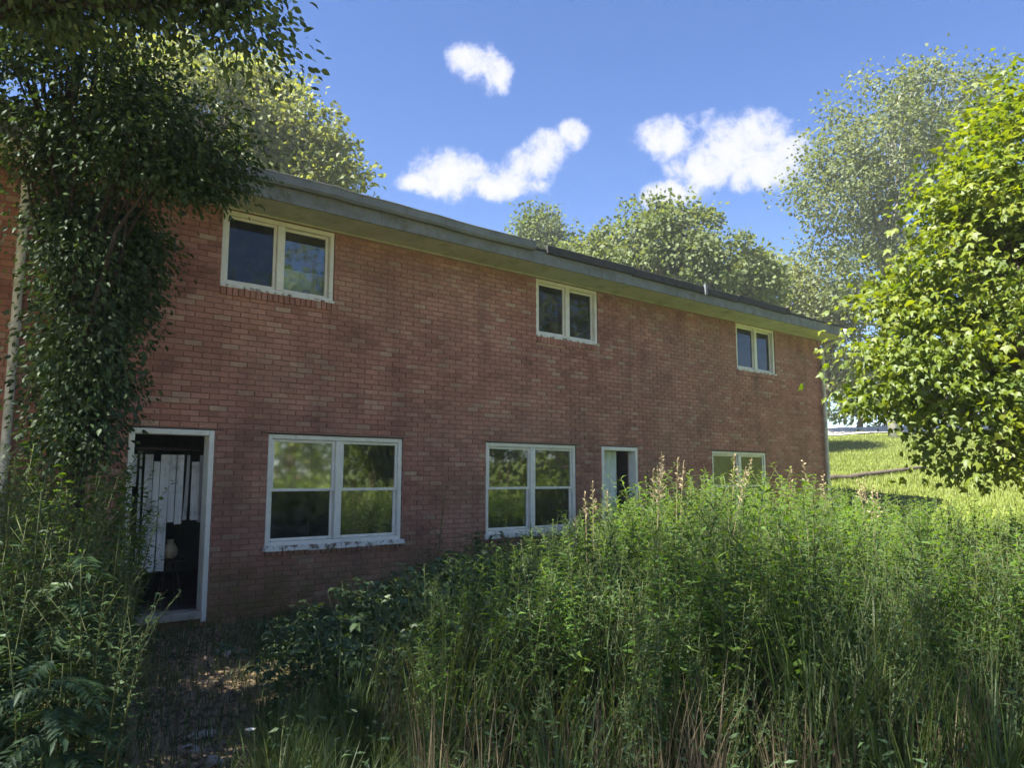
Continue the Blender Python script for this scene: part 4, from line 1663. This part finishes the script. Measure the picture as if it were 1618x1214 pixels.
def stuff_low():
    g = np.random.default_rng(77)
    # low leaf carpet under the thicket
    P, S = [], []
    while len(P) < 40000:
        u, Y = g.uniform(380, 1680), math.sqrt(g.uniform(3.2 ** 2, 14 ** 2))
        if u < 1310 and Y > facade_Y(u) - .1:
            continue
        x = (u - 809) / F_PX * Y * .9925
        if path_mask(x, Y) > .35:
            continue
        lim = max(.08, min(.55, (top_limit(u, Y) - gz(x, Y)) * .55, near_cap(u, Y) * .55))
        P.append((x, Y, gz(x, Y) + lim * g.uniform(0, 1)))
    P = np.array(P)
    n = len(P)
    a = g.uniform(0, 6.28, n)
    A = np.stack([np.cos(a), np.sin(a), g.uniform(-.5, .6, n)], 1)
    Nn = np.array([0, 0, 1.]) + g.normal(size=(n, 3)) * .45
    me = leaf_mesh('ground_cover', 'lance', P, A, Nn, g.uniform(.03, .07, n), g.uniform(.1, .9, n), M['dark_weed'])
    tag(link('ground_cover', me), 'low leafy ground cover under the tall weeds', 'ground cover', kind='stuff')

    def field(name, label, n, size, mat, sampler, w=.004, ymin=0):
        V, Rr = [], []
        pts = []
        while len(pts) < n:
            p = sampler()
            if p:
                pts.append(p)
        pts = np.array(pts)
        m = len(pts)
        a = g.uniform(0, 6.28, m)
        L_ = size * g.uniform(.5, 1.3, m)
        q = np.stack([np.cos(a), np.sin(a), np.zeros(m)], 1)
        pr = np.stack([-np.sin(a), np.cos(a), np.zeros(m)], 1)
        z = np.array([gz(x, y) for x, y in pts])
        o = np.column_stack([pts, z - .005])
        b1 = (L_ * g.uniform(.1, .6, m))[:, None]
        mid = o + np.array([0, 0, 1.]) * L_[:, None] * .6 + q * b1 * .4
        tip = o + np.array([0, 0, 1.]) * L_[:, None] * .95 + q * b1 * 1.2
        V = np.stack([o - pr * w, o + pr * w, mid + pr * w * .8, mid - pr * w * .8, tip], 1).reshape(-1, 3)
        me = bpy.data.meshes.new(name)
        i = (np.arange(m) * 5)[:, None]
        loops = np.concatenate([i, i + 1, i + 2, i + 3, i + 3, i + 2, i + 4], 1).reshape(-1)
        starts = ((np.arange(m) * 7)[:, None] + np.array([0, 4])).reshape(-1)
        me.vertices.add(len(V))
        me.vertices.foreach_set('co', V.reshape(-1).astype(np.float32))
        me.loops.add(len(loops))
        me.loops.foreach_set('vertex_index', loops.astype(np.int32))
        me.polygons.add(len(starts))
        me.polygons.foreach_set('loop_start', starts.astype(np.int32))
        me.materials.append(mat)
        me.update(calc_edges=True)
        at = me.attributes.new('rnd', 'FLOAT', 'FACE')
        at.data.foreach_set('value', np.repeat(g.uniform(0, 1, m), 2).astype(np.float32))
        tag(link(name, me), label, 'grass', kind='stuff')

    def yard():
        Y = math.sqrt(g.uniform(2.6 ** 2, 10 ** 2))
        u = g.uniform(-60, 1680)
        x = (u - 809) / F_PX * Y * .9925
        if Y > facade_Y(u) - .1 or g.uniform() < path_mask(x, Y) * .48:
            return None
        return (x, Y)
    field('yard_grass', 'uncut grass of the shady yard either side of the trodden path', 32000, .15, M['grass'], yard, .0035)

    def slope():
        Y = math.sqrt(g.uniform(12 ** 2, 38 ** 2))
        u = g.uniform(1280, 1660)
        x = (u - 809) / F_PX * Y * .9925
        lx, ly = house_local(x, Y)
        if lx < HX1 + .3:
            return None
        if Y > 46.5 - .36 * (x + 5):
            return None
        return (x, Y)
    field('lawn_grass', 'sunlit yellow green lawn on the slope beyond the house corner', 60000, .12, M['lawn'], slope, .007)

    # leaf litter on the path
    P = []
    while len(P) < 2600:
        Y = math.sqrt(g.uniform(2.8 ** 2, 9 ** 2))
        u = g.uniform(120, 700)
        x = (u - 809) / F_PX * Y * .9925
        if Y < facade_Y(u) - .05 and g.uniform() < max(.12, path_mask(x, Y)):
            P.append((x, Y, gz(x, Y) + g.uniform(.004, .02)))
    P = np.array(P)
    n = len(P)
    a = g.uniform(0, 6.28, n)
    me = leaf_mesh('leaf_litter', 'oval', P, np.stack([np.cos(a), np.sin(a), g.uniform(-.1, .3, n)], 1), np.array([0, 0, 1.]) + g.normal(size=(n, 3)) * .3,
                   g.uniform(.03, .075, n), g.uniform(0, 1, n) ** 1.4, M['litter'])
    tag(link('leaf_litter', me), 'dry brown leaves scattered along the trodden path', 'leaf litter', kind='stuff')


stuff_low()


def stones():
    g = np.random.default_rng(5)
    spec = [(322, 1160, .075, 'flat pale stone lying in the path nearest the camera side'), (336, 1206, .06, 'pale stone half cut off by the bottom edge of the photo'),
            (350, 1035, .09, 'broad greenish stone on the path before the doorway'), (300, 1185, .05, 'small pale stone left of the flat pale one')]
    for u, v, r, lab in spec:
        b_ = -(v - 607) / F_PX
        tz = (math.sin(PITCH) + b_ * math.cos(PITCH)) / (math.cos(PITCH) - b_ * math.sin(PITCH))
        Y = (-.14 - EYE) / tz
        p = pt(u, Y, z=-.14)
        mb = MB()
        n, rings = 10, [(0, .5), (.55, .46), (.85, .3), (1, .05), (.9, -.3)]
        vs = []
        ir = g.uniform(.75, 1.25, n)
        for q, z in rings:
            for k in range(n):
                a = 6.283 * k / n
                vs.append((r * 1.5 * q * ir[k] * math.cos(a), r * q * ir[k] * math.sin(a), r * z * .8 + g.normal() * .002))
        fs = [(i * n + k, (i + 1) * n + k, (i + 1) * n + (k + 1) % n, i * n + (k + 1) % n) for i in range(4) for k in range(n)]
        mb.add(vs, fs)
        o = mb.build('stone', M['stone'])
        o.location = (p.x, p.y, gz(p.x, p.y))
        o.rotation_euler = (0, 0, g.uniform(0, 6))
        tag(o, lab, 'stone', 'stones on the path')
    # one white daisy at the grassy edge of the path
    Y = 4.75
    p = pt(396, Y, z=0)
    t = empty('daisy', (p.x, p.y, gz(p.x, p.y)))
    tag(t, 'single white daisy in the grass at the right edge of the path', 'flower')
    hz = pt(396, Y, py=1156).z - gz(p.x, p.y)
    mb = MB()
    mb.tube([(0, 0, 0), (.01, 0, hz * .6), (0, 0, hz)], .003, 4)
    mb.build('stem', M['green_stem'], t)
    mb = MB()
    for k in range(11):
        a = 6.283 * k / 11
        c, s = math.cos(a), math.sin(a)
        mb.add([(.006 * c, .006 * s, hz), (.02 * c - .006 * s, .02 * s + .006 * c - .004, hz + .012), (.034 * c, .034 * s - .008, hz + .014), (.02 * c + .006 * s, .02 * s - .006 * c - .004, hz + .012)], [(0, 1, 2, 3)])
    mb.build('petals', M['petal'], t)


stones()


def lawn_bar():
    a, c = pt(1300, 23, z=0), pt(1470, 24.5, z=0)
    n = 8
    mb = MB()
    pts = []
    for i in range(n + 1):
        x, y = a.x + (c.x - a.x) * i / n, a.y + (c.y - a.y) * i / n
        pts.append((x, y, gz(x, y) + .10 + .02 * math.sin(i * 2.1)))
    mb.tube(pts, [.085 - .004 * i for i in range(n + 1)], 8)  # plain dark tapering tube laid across the lawn
    o = mb.build('bar', M['bark'], None, True)
    tag(o, 'long thin dark log lying across the sunlit lawn', 'bar')


lawn_bar()


def haze():
    m, N, L = new_mat('summer_haze')
    out = N.new('ShaderNodeOutputMaterial')
    v = N.new('ShaderNodeVolumePrincipled')
    v.inputs['Color'].default_value = (0.93, 0.96, 1.0, 1)
    v.inputs['Density'].default_value = HAZE
    v.inputs['Anisotropy'].default_value = 0.2
    L.new(v.outputs[0], out.inputs['Volume'])
    mb = MB()
    mb.box(-405, 405, -305, 605, -1.8, 26)
    tag(mb.build('haze', m), kind='stuff')


HAZE = 0.0012
haze()
